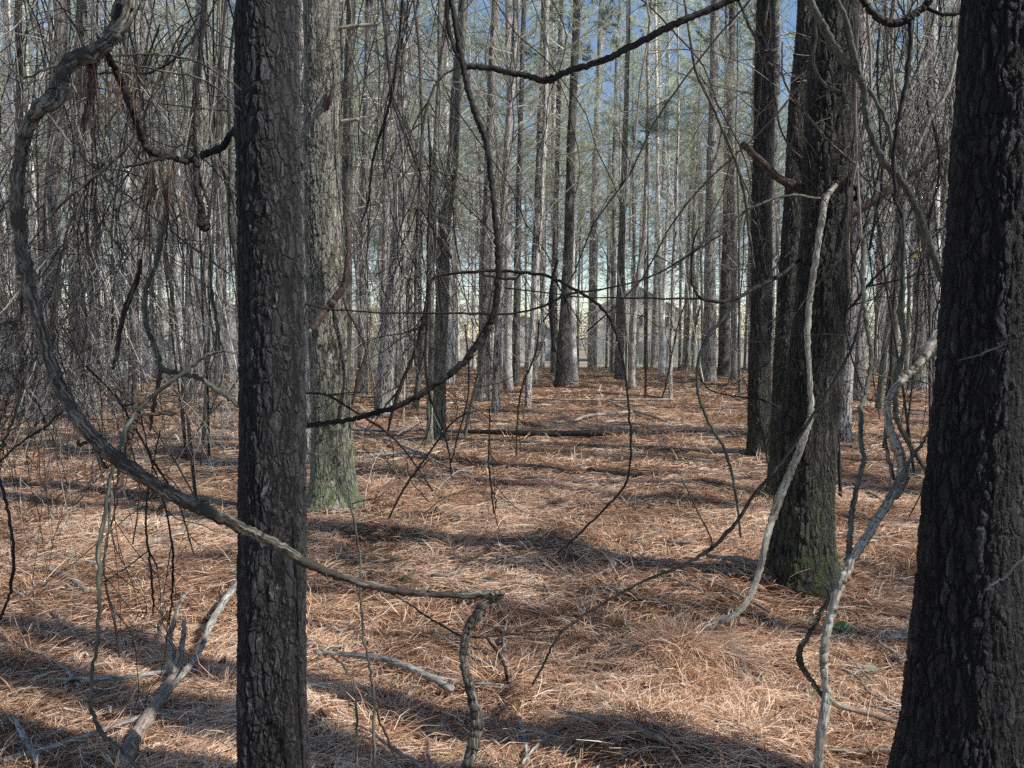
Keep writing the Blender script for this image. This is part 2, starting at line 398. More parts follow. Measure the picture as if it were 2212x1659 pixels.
# ------------------------------------------------------------------ ground sheet
def build_ground():
    n = 520
    t = np.linspace(-1, 1, n)
    s = np.sinh(t * 6.0) / np.sinh(6.0)
    xs = s * 900; ys = s * 900 + 4
    X, Y = np.meshgrid(xs, ys, indexing='ij')
    Z = terrain(X, Y)
    V = np.stack([X, Y, Z], -1).reshape(-1, 3)
    i = np.arange(n - 1)[:, None]; j = np.arange(n - 1)[None, :]
    Q = np.stack([i * n + j, (i + 1) * n + j, (i + 1) * n + j + 1, i * n + j + 1], -1).reshape(-1, 4)
    mb = MB(); mb.add(V, Q)
    o = mb.build('ground', ground_material()); tag(o, 'forest floor running out to a pale field', 'ground', kind='structure')
build_ground()

# ------------------------------------------------------------------ needle litter (stuff)
def build_litter():
    rng = np.random.default_rng(5)
    bands = [(1.0, 4.0, 8000, .0016, .135), (4.0, 8.0, 3600, .0024, .16), (8.0, 16.0, 900, .0042, .20), (16.0, 36.0, 190, .009, .26)]
    B = []; D = []; LEN = []; WID = []; TONE = []
    for y0, y1, dens, w, ln in bands:
        area = (y1 ** 2 - y0 ** 2) * .8 + 2.4 * (y1 - y0)
        k = int(area * dens / 3)
        yy = np.sqrt(rng.random(k * 2) * (y1 ** 2 - y0 ** 2) + y0 ** 2)[:k]
        xx = (rng.random(k) * 2 - 1) * (.8 * yy + 1.2)
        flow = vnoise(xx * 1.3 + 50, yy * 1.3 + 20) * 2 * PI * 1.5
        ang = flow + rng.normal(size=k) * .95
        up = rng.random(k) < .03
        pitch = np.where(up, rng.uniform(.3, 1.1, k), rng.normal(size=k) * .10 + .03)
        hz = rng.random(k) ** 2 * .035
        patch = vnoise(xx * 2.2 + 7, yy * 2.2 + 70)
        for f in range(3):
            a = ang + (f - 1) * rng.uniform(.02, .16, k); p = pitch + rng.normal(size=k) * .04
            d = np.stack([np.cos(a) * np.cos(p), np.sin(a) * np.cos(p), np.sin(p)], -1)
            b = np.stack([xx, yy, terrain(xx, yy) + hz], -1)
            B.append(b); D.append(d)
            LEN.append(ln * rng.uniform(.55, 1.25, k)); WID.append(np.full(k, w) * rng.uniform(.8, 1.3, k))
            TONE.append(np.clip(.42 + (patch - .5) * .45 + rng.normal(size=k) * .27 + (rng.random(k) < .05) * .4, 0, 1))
    # raised tussocks
    spots = [at(1470, 1450, 3.55)] + [at(px, py, ground_at(px, py)) for px, py in
             ((1440, 1400), (1500, 1500), (1250, 1250), (980, 1190), (1050, 1160), (880, 1150), (1560, 1590), (1400, 1600), (760, 1010), (1010, 1000),
              (1340, 1180), (640 + 60, 1330), (330, 1290), (60, 1420), (2000 - 60, 1000), (1890, 900), (980, 1080), (1190, 1050), (1850, 1600), (560 - 80, 1500))]
    for _ in range(80):
        y = rng.uniform(2.2, 16); spots.append(np.array([rng.uniform(-.75, .75) * y, y, 0]))
    for sp in spots:
        k = 110
        r = rng.random(k) ** .6 * rng.uniform(.08, .22); a0 = rng.random(k) * 2 * PI
        x = sp[0] + np.cos(a0) * r; y = sp[1] + np.sin(a0) * r
        a = a0 + rng.normal(size=k) * .8; p = rng.uniform(.0, .75, k)
        B.append(np.stack([x, y, terrain(x, y) + .01 + rng.random(k) * .05], -1))
        D.append(np.stack([np.cos(a) * np.cos(p), np.sin(a) * np.cos(p), np.sin(p)], -1))
        LEN.append(rng.uniform(.1, .2, k)); WID.append(np.full(k, .0018 + sp[1] * .0002)); TONE.append(np.clip(rng.normal(size=k) * .2 + .45, 0, 1))
    B = np.vstack(B); D = np.vstack(D); LEN = np.concatenate(LEN); WID = np.concatenate(WID); TONE = np.concatenate(TONE)
    n = len(B)
    r = rng.normal(size=(n, 3)) * .6 + np.array([0, 0, 1.2])
    side = np.cross(D, r); side /= (np.linalg.norm(side, axis=1, keepdims=True) + 1e-9)
    bend = np.cross(D, [0, 0, 1.]); bend /= (np.linalg.norm(bend, axis=1, keepdims=True) + 1e-9)
    c = (rng.normal(size=n) * .07 * LEN)[:, None] * bend
    mid = B + D * (LEN * .5)[:, None] + c; mid[:, 2] += rng.random(n) * .006
    tip = B + D * LEN[:, None]
    tip[:, 2] -= .1 * LEN
    # keep them on the ground
    for arr in (mid, tip):
        g = terrain(arr[:, 0], arr[:, 1]) + .003
        arr[:, 2] = np.maximum(arr[:, 2], g + (rng.random(n) * .008))
    w = (WID / 2)[:, None] * side
    V = np.stack([B - w, B + w, mid - w, mid + w, tip - w * .35, tip + w * .35], 1).reshape(-1, 3)
    base = (np.arange(n) * 6)[:, None]
    Q = np.concatenate([base + np.array([[0, 1, 3, 2]]), base + np.array([[2, 3, 5, 4]])], 0)
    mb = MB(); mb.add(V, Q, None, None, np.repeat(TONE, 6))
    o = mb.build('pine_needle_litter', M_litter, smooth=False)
    tag(o, 'rust brown fallen pine needles carpeting the forest floor', 'pine needles', kind='stuff')
    print('needles', n)
build_litter()

# ------------------------------------------------------------------ crowns and dead branches (shared variants)
def rand_unit():
    v = RNG.normal(size=3); return v / np.linalg.norm(v)
def curve_branch(p, d, length, n=6, wob=.12, lift=0.0):
    pts = [p]; d = d / np.linalg.norm(d)
    for i in range(n):
        d = d + RNG.normal(size=3) * wob + np.array([0, 0, lift]); d /= np.linalg.norm(d)
        p = p + d * (length / n); pts.append(p)
    return np.array(pts)

def crown_variant(H=7.5, R=2.5, nb=30, m=10, nw=(.006, .010), tw=2.2, kmul=1.0):
    wood = MB(); nd = MB()
    base = []; dirs = []
    for b in range(nb):
        t = (b + random.random()) / nb
        z = t * H * .97
        L_ = R * (1 - t) ** .6 * (.55 + .6 * random.random()) + .35
        if t < .12: L_ *= .8
        a = b * 2.399 + random.uniform(-.5, .5); pit = random.uniform(.15, .6) + t * .5
        d = np.array([math.cos(a) * math.cos(pit), math.sin(a) * math.cos(pit), math.sin(pit)])
        P = curve_branch(np.array([0, 0, z]), d, L_, 6, .12, .02)
        wood.tube(P, np.linspace(.022, .005, 7), 3, cap=False)
        tips = [(P[i], P[i] - P[i - 1]) for i in (3, 4, 5, 6)]
        for k in range(int(1 + L_ * tw)):
            i = random.randint(2, 5); f = random.random()
            q = P[i] * (1 - f) + P[i + 1] * f
            dd = (P[i + 1] - P[i]); dd = dd / np.linalg.norm(dd) + rand_unit() * .9 + np.array([0, 0, .25])
            S = curve_branch(q, dd, random.uniform(.25, .7), 3, .15, .04)
            wood.tube(S, np.linspace(.007, .003, 4), 3, cap=False)
            tips += [(S[3], S[3] - S[2]), (S[2], S[2] - S[1])]
        for q, dd in tips:
            dd = dd / (np.linalg.norm(dd) + 1e-9)
            r = RNG.normal(size=(m, 3)) * .62 + dd[None] * 1.0 + np.array([0, 0, .15]); r /= np.linalg.norm(r, axis=1, keepdims=True)
            base.append(np.repeat(q[None], m, 0) - dd * (RNG.random((m, 1)) * .16)); dirs.append(r)
    base = np.vstack(base); dirs = np.vstack(dirs); n = len(base)
    needles(nd, base, dirs, RNG.uniform(.15, .25, n), RNG.uniform(nw[0], nw[1], n), col=np.clip(RNG.normal(size=n) * .22 + .5, 0, 1))
    wood.tube([(0, 0, -.5), (0, 0, H * .5), (0.05, 0, H)], [.05, .035, .01], 5)
    return wood, nd
FARC = []
for i in range(5):
    w_, n_ = crown_variant(8.0 + random.random() * 2, 1.9 + random.random() * .6, 48 + i, 14, (.012, .019), 3.0)
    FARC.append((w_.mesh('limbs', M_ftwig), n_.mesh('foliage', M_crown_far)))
CROWNS = []
for i in range(6):
    w_, n_ = crown_variant(4.5 + random.random() * 1.5, 1.25 + random.random() * .4, 11 + i, 22, (.014, .020), 7)
    CROWNS.append((w_.mesh('limbs', M_ftwig), n_.mesh('foliage', M_crown)))

def dead_branches(nb=30, z0=1.4, z1=10.5, lmax=2.0, r0=.011, thick=1.0, radius=lambda z: .09, axis=lambda z: (0., 0.), sides=3, split=None):
    mb = MB()
    for b in range(nb):
        if split is not None: mb = MB(); split.append(mb)
        z = z0 + (z1 - z0) * ((b + random.random()) / nb)
        a = random.random() * 2 * PI; pit = random.uniform(-.25, .55)
        d = np.array([math.cos(a) * math.cos(pit), math.sin(a) * math.cos(pit), math.sin(pit)])
        Ln = random.uniform(.25, 1) ** 1.4 * lmax * (.5 + .5 * min(1, z / 6))
        ax = axis(z); rr = radius(z) * .8
        p0 = np.array([ax[0], ax[1], z]) + np.array([d[0], d[1], 0]) * rr
        P = curve_branch(p0, d, Ln, 7, .13, random.uniform(-.03, .06))
        r_ = r0 * random.uniform(.6, 1.3) * (.6 + .4 * Ln / lmax)
        mb.tube(P, np.linspace(r_, .0025, 8) * thick, sides)
        for k in range(random.randint(1, 5) if Ln > .6 else 0):
            i = random.randint(2, 6)
            dd = P[i] - P[i - 1]; dd /= np.linalg.norm(dd); dd = dd + rand_unit() * .75
            S = curve_branch(P[i], dd, Ln * random.uniform(.2, .5), 4, .16, random.uniform(-.02, .05))
            mb.tube(S, np.linspace(r_ * .5, .0016, 5) * thick, 3, cap=False)
            if random.random() < .5:
                S2 = curve_branch(S[2], (S[3] - S[2]) / np.linalg.norm(S[3] - S[2]) + rand_unit() * .8, Ln * .2, 3, .15)
                mb.tube(S2, np.linspace(r_ * .3, .0014, 4) * thick, 3, cap=False)
    return mb
DEADB = [dead_branches(56, 1.2, 11, 2.5, thick=1.7).mesh('dead_branches', M_ftwig if i % 6 else M_ftwig_d) for i in range(8)]

TRUNKS = []
def trunk_variant(i):
    mb = MB(); h = 15.0; n = 34
    bx, by = random.uniform(-.35, .35), random.uniform(-.3, .3)
    ph = random.random() * 6
    z = np.linspace(-.25, h, n); t = z / h
    x = bx * t * t + .06 * np.sin(t * 6 + ph) + .02 * np.sin(t * 19 + ph); y = by * t * t + .05 * np.cos(t * 5 + ph)
    x -= x[1]; y -= y[1]
    r = .105 * (1 - t * .62) + .045 * np.exp(-np.clip(z, 0, 9) * 4)
    mb.tube(np.stack([x, y, z], -1), r, 12, jit=.04)
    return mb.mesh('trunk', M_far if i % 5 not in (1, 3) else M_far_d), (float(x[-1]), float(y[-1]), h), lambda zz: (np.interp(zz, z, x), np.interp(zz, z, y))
for i in range(9): TRUNKS.append(trunk_variant(i))

def place_pine(x, y, k, label, group, name='pine_tree', s=1.0, crown=True, girth=1.0, far=False, twigs=True):
    z = float(terrain(x, y))
    t = thing(name, label, 'pine tree', (x, y, z), group)
    me, top, ax = TRUNKS[k % len(TRUNKS)]
    rz = random.random() * 6.28
    sg = .03 if random.random() < .3 else .012
    lx, ly = random.gauss(0, sg), random.gauss(0, sg)
    t.rotation_euler = (lx, ly, rz)
    t.scale = (1, 1, 1)
    link_mesh('trunk', me, t, sc=(girth, girth, s))
    if twigs: link_mesh('dead_branches', random.choice(DEADB), t, sc=(1, 1, s), rot=(0, 0, random.random() * 6))
    if crown:
        w, n = random.choice(FARC if far else CROWNS)
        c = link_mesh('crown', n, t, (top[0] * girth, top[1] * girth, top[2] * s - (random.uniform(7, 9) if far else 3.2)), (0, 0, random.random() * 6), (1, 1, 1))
        link_mesh('limbs', w, c)
    return t

# ------------------------------------------------------------------ hand placed trees
HAND_XY = []
def hand_tree(pts, label, mat=None, depth=None, dense=0, H=16.0, crown=True, deadb=True, name='pine_tree', cat='pine tree', group=None, taper=True, nodead_below=0.0, stubs=()):
    """pts: (px, py, width px) from the base upwards. Returns the thing."""
    d = depth or ground_at(pts[0][0], pts[0][1])
    if depth and pts[0][1] > 1600:   # base is below the frame: run it down to the soil
        p = pts[0]; q = pts[1]
        gy = HZ + (CAMZ + .0) * FPX / d
        f = (gy - p[1]) / (p[1] - q[1] + 1e-6)
        pts = [(p[0] + (p[0] - q[0]) * f * .6, gy, p[2] * 1.12)] + list(pts)
    P = np.array([at(a, b, d) for a, b, w in pts]); W = np.array([w * pxm(d) / 2 for a, b, w in pts])
    x0, y0 = P[0][0], P[0][1]; zg = float(terrain(x0, y0))
    HAND_XY.append((x0, y0))
    # continue above the frame
    if P[-1][2] < H:
        k = P[-1] - P[0]; sl = k[0] / max(k[2], .5) * .5
        m = 5
        for i in range(1, m + 1):
            z = P[-1][2] + (H - P[-1][2]) / (m + 1 - i + 1e-9) * 1.0 if False else None
        zt = P[-1][2]; xt = P[-1][0]; wt = W[-1]
        for f in (.2, .4, .6, .8, 1.0):
            z = zt + (H - zt) * f
            P = np.vstack([P, [xt + sl * (H - zt) * f + .06 * math.sin(f * 7 + x0), y0 + .05 * math.sin(f * 5), z]])
            W = np.append(W, wt * (1 - .55 * f))
    C = np.column_stack([P, W])
    S = smooth_path(C, 8, 0)
    S[0, 2] = zg - .12
    # resample
    seg = np.concatenate([[0], np.cumsum(np.linalg.norm(np.diff(S[:, :3], axis=0), axis=1))])
    ztop_dense = min(H, CAMZ + .47 * d + .3)
    sd = np.interp(ztop_dense, S[:, 2], seg)
    if dense:
        st = np.concatenate([np.arange(0, sd, dense), np.arange(sd, seg[-1], .25)])
        sides = int(2 * PI * W[0] / dense)
    else:
        st = np.arange(0, seg[-1], .12 if seg[-1] < 8 else .2); sides = 18
    st = np.append(st, seg[-1])
    Q = np.stack([np.interp(st, seg, S[:, i]) for i in range(4)], -1)
    Q[:, 3] *= 1 + .25 * np.exp(-np.clip(st - .12, 0, 9) / .12) * (1 if pts[0][2] > 12 else 0)
    zz = st
    if not taper: pass
    ph = random.random() * 9
    Q[:, 0] += .006 * np.sin(zz * 3.1 + ph); Q[:, 1] += .006 * np.sin(zz * 2.3 + ph)
    t = thing(name, label, cat, (x0, y0, zg), group)
    mb = MB()
    P3 = Q[:, :3] - np.array([x0, y0, zg])
    fl = lambda s_, a_: 1 + .035 * np.sin(a_ * 3 + s_ * .9 + ph) + .025 * np.sin(a_ * 5 - s_ * 1.7) + .05 * np.exp(-s_ / .25) * np.sin(a_ * 4 + ph)
    mb.tube(P3, Q[:, 3], sides, jit=0 if dense else .03, flut=fl)
    mb.build('trunk', mat or M_pine, t)
    axx = lambda z: (np.interp(z, P3[:, 2], P3[:, 0]), np.interp(z, P3[:, 2], P3[:, 1]))
    rad = lambda z: float(np.interp(z, P3[:, 2], Q[:, 3]))
    if deadb:
        z0 = max(nodead_below, .9)
        zt_ = CAMZ + .5 * d
        lst = []; dead_branches(int(min(34, 8 + zt_ * 3)), z0, min(10.5, zt_ + .5), 1.9, .010, 1.15, rad, axx, 4, lst)
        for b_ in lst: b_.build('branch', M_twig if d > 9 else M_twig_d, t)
    if crown:
        w, n = random.choice(CROWNS)
        c = link_mesh('crown', n, t, (P3[-1][0], P3[-1][1], P3[-1][2] - 3.5), (0, 0, random.random() * 6))
        link_mesh('limbs', w, c)
    t['_d'] = d
    del t['_d']
    return t, d, axx, rad

def px_tube(mb, pts, d, sides=8, wscale=1.0, n_per=7, wob=.0, base=None, knots=0.0, fl=False):
    """pts: (px, py, w[, depth]); d default depth"""
    C = []
    for p in pts:
        dd = p[3] if len(p) > 3 else d
        q = at(p[0], p[1], dd); C.append([*q, p[2] * wscale * pxm(dd) / 2])
    S = smooth_path(np.array(C), n_per, 0)
    if wob: S[1:-1, :3] += RNG.normal(size=(len(S) - 2, 3)) * wob
    if knots: S[:, 3] *= 1 + knots * np.clip(RNG.normal(size=len(S)), -.8, 2)
    kk = random.randint(8, 20)
    while kk < len(S) - 2: S[kk, 3] *= 1 + knots * random.uniform(2, 7); kk += random.randint(22, 60)
    S[:, 3] = np.maximum(S[:, 3], .0008)
    if base is not None: S[:, :3] -= base
    ph = random.random() * 9
    f_ = (lambda s_, a_: 1 + .06 * np.sin(a_ * 2 + ph) + .04 * np.sin(a_ * 5 + s_ * 1.5) + .07 * np.sin(s_ * 9 + ph) * np.sin(s_ * 3.7) ) if fl else None
    mb.tube(S[:, :3], S[:, 3], sides, jit=.025, flut=f_)
    return S

# --- the big near trunks
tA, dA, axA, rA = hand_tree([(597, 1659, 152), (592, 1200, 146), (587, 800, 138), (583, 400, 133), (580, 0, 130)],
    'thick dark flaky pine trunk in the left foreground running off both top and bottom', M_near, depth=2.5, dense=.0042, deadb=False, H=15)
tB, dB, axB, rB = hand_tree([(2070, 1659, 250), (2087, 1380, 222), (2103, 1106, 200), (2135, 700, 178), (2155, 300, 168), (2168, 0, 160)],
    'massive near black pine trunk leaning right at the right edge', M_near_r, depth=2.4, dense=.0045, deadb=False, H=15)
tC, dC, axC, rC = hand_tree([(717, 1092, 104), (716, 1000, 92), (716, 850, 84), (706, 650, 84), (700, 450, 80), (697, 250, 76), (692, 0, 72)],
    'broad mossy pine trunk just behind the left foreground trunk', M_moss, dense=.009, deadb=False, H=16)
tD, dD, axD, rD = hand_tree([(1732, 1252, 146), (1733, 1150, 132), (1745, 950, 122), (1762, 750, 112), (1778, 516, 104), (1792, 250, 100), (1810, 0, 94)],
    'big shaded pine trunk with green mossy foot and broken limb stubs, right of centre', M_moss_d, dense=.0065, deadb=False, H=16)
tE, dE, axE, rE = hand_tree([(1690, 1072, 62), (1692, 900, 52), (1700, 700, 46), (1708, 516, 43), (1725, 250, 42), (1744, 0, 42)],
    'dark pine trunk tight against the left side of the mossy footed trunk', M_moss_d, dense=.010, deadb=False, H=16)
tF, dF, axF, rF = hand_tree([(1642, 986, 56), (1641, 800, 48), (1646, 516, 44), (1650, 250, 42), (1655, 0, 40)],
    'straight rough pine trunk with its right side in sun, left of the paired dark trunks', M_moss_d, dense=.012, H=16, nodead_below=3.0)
tG, dG, axG, rG = hand_tree([(1815, 953, 42), (1824, 800, 38), (1836, 600, 36), (1846, 400, 34), (1856, 0, 34)],
    'sunlit pine trunk peeking out behind the right of the mossy footed trunk', M_pine, H=16, nodead_below=3.5)

mid = [
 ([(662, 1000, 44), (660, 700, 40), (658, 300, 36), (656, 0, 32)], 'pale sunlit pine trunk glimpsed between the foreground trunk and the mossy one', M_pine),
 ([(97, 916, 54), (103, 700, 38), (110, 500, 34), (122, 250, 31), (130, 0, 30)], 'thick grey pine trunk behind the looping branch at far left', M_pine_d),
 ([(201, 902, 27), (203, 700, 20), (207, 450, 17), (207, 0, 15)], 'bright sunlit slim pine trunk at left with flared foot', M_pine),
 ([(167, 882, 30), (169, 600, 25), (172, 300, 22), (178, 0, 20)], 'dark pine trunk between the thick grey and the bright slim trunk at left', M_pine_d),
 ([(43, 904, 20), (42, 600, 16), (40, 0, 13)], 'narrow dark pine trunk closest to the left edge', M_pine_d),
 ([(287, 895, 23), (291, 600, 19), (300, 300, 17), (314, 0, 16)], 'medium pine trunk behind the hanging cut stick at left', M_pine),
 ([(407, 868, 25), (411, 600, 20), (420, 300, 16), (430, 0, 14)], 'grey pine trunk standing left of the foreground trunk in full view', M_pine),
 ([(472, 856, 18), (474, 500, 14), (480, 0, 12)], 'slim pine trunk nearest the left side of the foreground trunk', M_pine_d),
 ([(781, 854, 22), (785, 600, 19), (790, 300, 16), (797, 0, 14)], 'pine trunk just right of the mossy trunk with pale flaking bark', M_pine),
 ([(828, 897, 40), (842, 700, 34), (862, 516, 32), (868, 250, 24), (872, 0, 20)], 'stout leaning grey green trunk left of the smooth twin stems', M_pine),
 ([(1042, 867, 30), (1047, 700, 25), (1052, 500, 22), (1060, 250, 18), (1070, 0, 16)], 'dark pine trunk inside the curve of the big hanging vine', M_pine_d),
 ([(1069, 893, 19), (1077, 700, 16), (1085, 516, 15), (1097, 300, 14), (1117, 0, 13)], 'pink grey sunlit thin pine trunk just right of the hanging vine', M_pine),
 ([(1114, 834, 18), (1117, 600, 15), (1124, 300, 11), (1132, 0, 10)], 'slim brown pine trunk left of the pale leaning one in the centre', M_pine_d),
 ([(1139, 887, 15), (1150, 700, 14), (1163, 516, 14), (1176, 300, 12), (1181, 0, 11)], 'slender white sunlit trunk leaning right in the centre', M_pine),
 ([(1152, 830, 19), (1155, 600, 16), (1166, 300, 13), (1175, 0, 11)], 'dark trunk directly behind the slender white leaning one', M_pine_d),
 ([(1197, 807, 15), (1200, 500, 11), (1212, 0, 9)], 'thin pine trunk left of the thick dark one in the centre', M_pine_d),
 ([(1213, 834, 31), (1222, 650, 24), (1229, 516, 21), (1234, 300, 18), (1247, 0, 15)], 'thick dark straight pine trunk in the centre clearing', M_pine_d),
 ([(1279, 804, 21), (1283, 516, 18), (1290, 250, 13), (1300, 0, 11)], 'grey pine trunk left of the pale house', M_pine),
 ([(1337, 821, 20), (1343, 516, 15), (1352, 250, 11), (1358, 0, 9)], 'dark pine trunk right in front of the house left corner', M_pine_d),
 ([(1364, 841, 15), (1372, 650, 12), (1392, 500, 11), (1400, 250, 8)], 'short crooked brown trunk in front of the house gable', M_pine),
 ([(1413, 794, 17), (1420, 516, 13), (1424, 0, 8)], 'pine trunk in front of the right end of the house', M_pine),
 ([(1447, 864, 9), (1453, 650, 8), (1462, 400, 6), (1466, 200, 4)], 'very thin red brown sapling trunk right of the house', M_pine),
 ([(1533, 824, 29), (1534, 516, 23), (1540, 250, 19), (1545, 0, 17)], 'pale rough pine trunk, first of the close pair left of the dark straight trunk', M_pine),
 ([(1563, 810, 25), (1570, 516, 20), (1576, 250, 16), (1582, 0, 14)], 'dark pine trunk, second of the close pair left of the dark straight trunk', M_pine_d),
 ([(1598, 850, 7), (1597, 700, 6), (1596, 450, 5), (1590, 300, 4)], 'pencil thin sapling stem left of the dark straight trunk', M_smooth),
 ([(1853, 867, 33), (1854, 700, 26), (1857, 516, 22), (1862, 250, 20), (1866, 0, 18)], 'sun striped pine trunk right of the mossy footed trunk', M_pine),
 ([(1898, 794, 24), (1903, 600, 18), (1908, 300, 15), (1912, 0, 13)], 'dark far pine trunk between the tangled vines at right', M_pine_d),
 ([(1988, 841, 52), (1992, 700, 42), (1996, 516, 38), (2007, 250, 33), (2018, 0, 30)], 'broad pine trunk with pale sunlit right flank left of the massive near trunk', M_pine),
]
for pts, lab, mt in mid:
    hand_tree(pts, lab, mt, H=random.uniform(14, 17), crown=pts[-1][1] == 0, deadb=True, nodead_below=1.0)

# smooth barked hardwoods
def hardwood(pts, lab, depth=None, H=11):
    t, d, ax, ra = hand_tree(pts, lab, M_smooth, depth=depth, H=H, crown=False, deadb=False, name='hardwood_tree', cat='hardwood tree')
    mb = MB()
    for i in range(16):
        z = random.uniform(2.5, H - .6); a = random.random() * 6.28; x, y = ax(z)
        dv = np.array([math.cos(a), math.sin(a), random.uniform(.6, 1.3)])
        P = curve_branch(np.array([x, y, z]), dv, random.uniform(1, 2.4), 6, .14, .02)
        mb.tube(P, np.linspace(.012, .003, 7), 4)
        for k in range(4):
            j = random.randint(2, 5)
            S = curve_branch(P[j], (P[j + 1] - P[j]) / .4 + rand_unit() * .7, random.uniform(.3, .9), 4, .15)
            mb.tube(S, np.linspace(.005, .0015, 5), 3, cap=False)
    mb.build('branches', M_twig, t)
hardwood([(745, 960, 26), (749, 560, 23), (751, 300, 21), (757, 0, 19)], 'smooth pale straight hardwood stem rising behind the mossy trunk', H=12)
hardwood([(945, 951, 32), (952, 740, 29), (959, 516, 27), (976, 370, 25), (986, 220, 24), (1000, 0, 20)], 'smooth grey green hardwood, the thicker of the twin stems', H=12)
hardwood([(929, 960, 15), (931, 740, 13), (934, 516, 13), (943, 300, 12), (953, 133, 11), (967, 0, 10)], 'smooth grey hardwood, the thinner of the twin stems', H=10)
hardwood([(1004, 944, 9), (1028, 830, 8), (1050, 730, 8), (1075, 560, 6), (1092, 400, 5)], 'thin hardwood sapling leaning right across the centre', H=6)
hardwood([(895, 886, 14), (912, 760, 13), (925, 660, 12), (935, 500, 11), (946, 260, 9), (950, 0, 7)], 'pale leaning sapling lit white beside the hanging vine tangle', H=9)
hardwood([(1897, 887, 14), (1908, 780, 13), (1922, 680, 12), (1932, 583, 11), (1940, 420, 9), (1938, 217, 8), (1912, 150, 8), (1925, 43, 7), (1930, 0, 6)], 'cream coloured crooked sapling with a snaking upper stem at right', H=8)
hardwood([(1925, 852, 20), (1930, 720, 18), (1937, 616, 17), (1950, 480, 16), (1956, 300, 13), (1965, 0, 10)], 'grey green smooth trunk behind the forked pale vine at right', H=10)

# ------------------------------------------------------------------ foreground vines, limbs, sticks
def vine(name, label, cat, parts, mat, group=None):
    """parts: list of (part name, pts, depth, material or None). One part -> a single mesh thing"""
    if len(parts) == 1:
        mb = MB(); S = px_tube(mb, parts[0][1], parts[0][2], 9, wob=.0015, knots=.03)
        if name == 'thin_vine':
            for k in range(random.randint(3, 6)):
                i = random.randint(3, len(S) - 4); dv = S[i + 1, :3] - S[i, :3]; dv = dv / (np.linalg.norm(dv) + 1e-9) + rand_unit() * .9
                ln = random.uniform(.12, .4) * (parts[0][2] / 4 + .5); Q = curve_branch(S[i, :3], dv, ln, 7, .16, -.03)
                mb.tube(Q, np.linspace(S[i, 3] * .6, .0012, 8), 4, cap=False)
                if random.random() < .6: mb.tube(curve_branch(Q[3], rand_unit() + dv * .5, ln * .5, 4, .15, -.03), np.linspace(S[i, 3] * .35, .001, 5), 3, cap=False)
        o = mb.build(name, mat); return tag(o, label, cat, group)
    c = at(parts[0][1][0][0], parts[0][1][0][1], parts[0][1][0][3] if len(parts[0][1][0]) > 3 else parts[0][2])
    t = thing(name, label, cat, c, group)
    for pn, pts, d, mt in parts:
        thick = max(p[2] for p in pts) > 12
        mb = MB(); S = px_tube(mb, pts, d, 18 if thick else 7, wob=.0018, base=c, knots=.035, n_per=12 if thick else 7, fl=thick)
        if thick:
            for k in range(9):
                i = random.randint(2, len(S) - 3); dv = rand_unit(); rr = S[i, 3]
                q0 = S[i, :3] + dv * rr * .6
                mb.tube([q0, q0 + dv * rr * random.uniform(.8, 1.6)], [rr * .35, rr * .16], 6)
            for k in range(10):   # loose bark strips
                i = random.randint(2, len(S) - 5); dv = rand_unit(); rr = S[i, 3]
                a0 = S[i, :3] + dv * rr * 1.0; a1 = S[i + 2, :3] + dv * rr * 1.25; a2 = a1 + (S[i + 2, :3] - S[i, :3]) * .4 + dv * rr * random.uniform(.1, .9) - np.array([0, 0, .012])
                mb.tube([a0, a1, a2], [.0018, .0016, .0006], 3)
        mb.build(pn, mt or mat, t)
    return t

def drape_part(parent, centers, d, n=60, spread=20, ln=.22):
    """dead needles hanging from a limb"""
    mb = MB(); base = []; base0 = np.array(parent.location)
    for (px, py, h) in centers:
        for i in range(n):
            base.append(at(px + random.gauss(0, spread), py + random.random() * h, d + random.gauss(0, .05)) - base0)
    base = np.array(base); m = len(base)
    dd = np.tile([0, 0, -1.0], (m, 1)) + RNG.normal(size=(m, 3)) * .16; dd /= np.linalg.norm(dd, axis=1, keepdims=True)
    needles(mb, base, dd, RNG.uniform(ln * .6, ln * 1.3, m), np.full(m, .0016), col=RNG.random(m), droop=0)
    mb.build('hanging_needles', M_brown, parent)

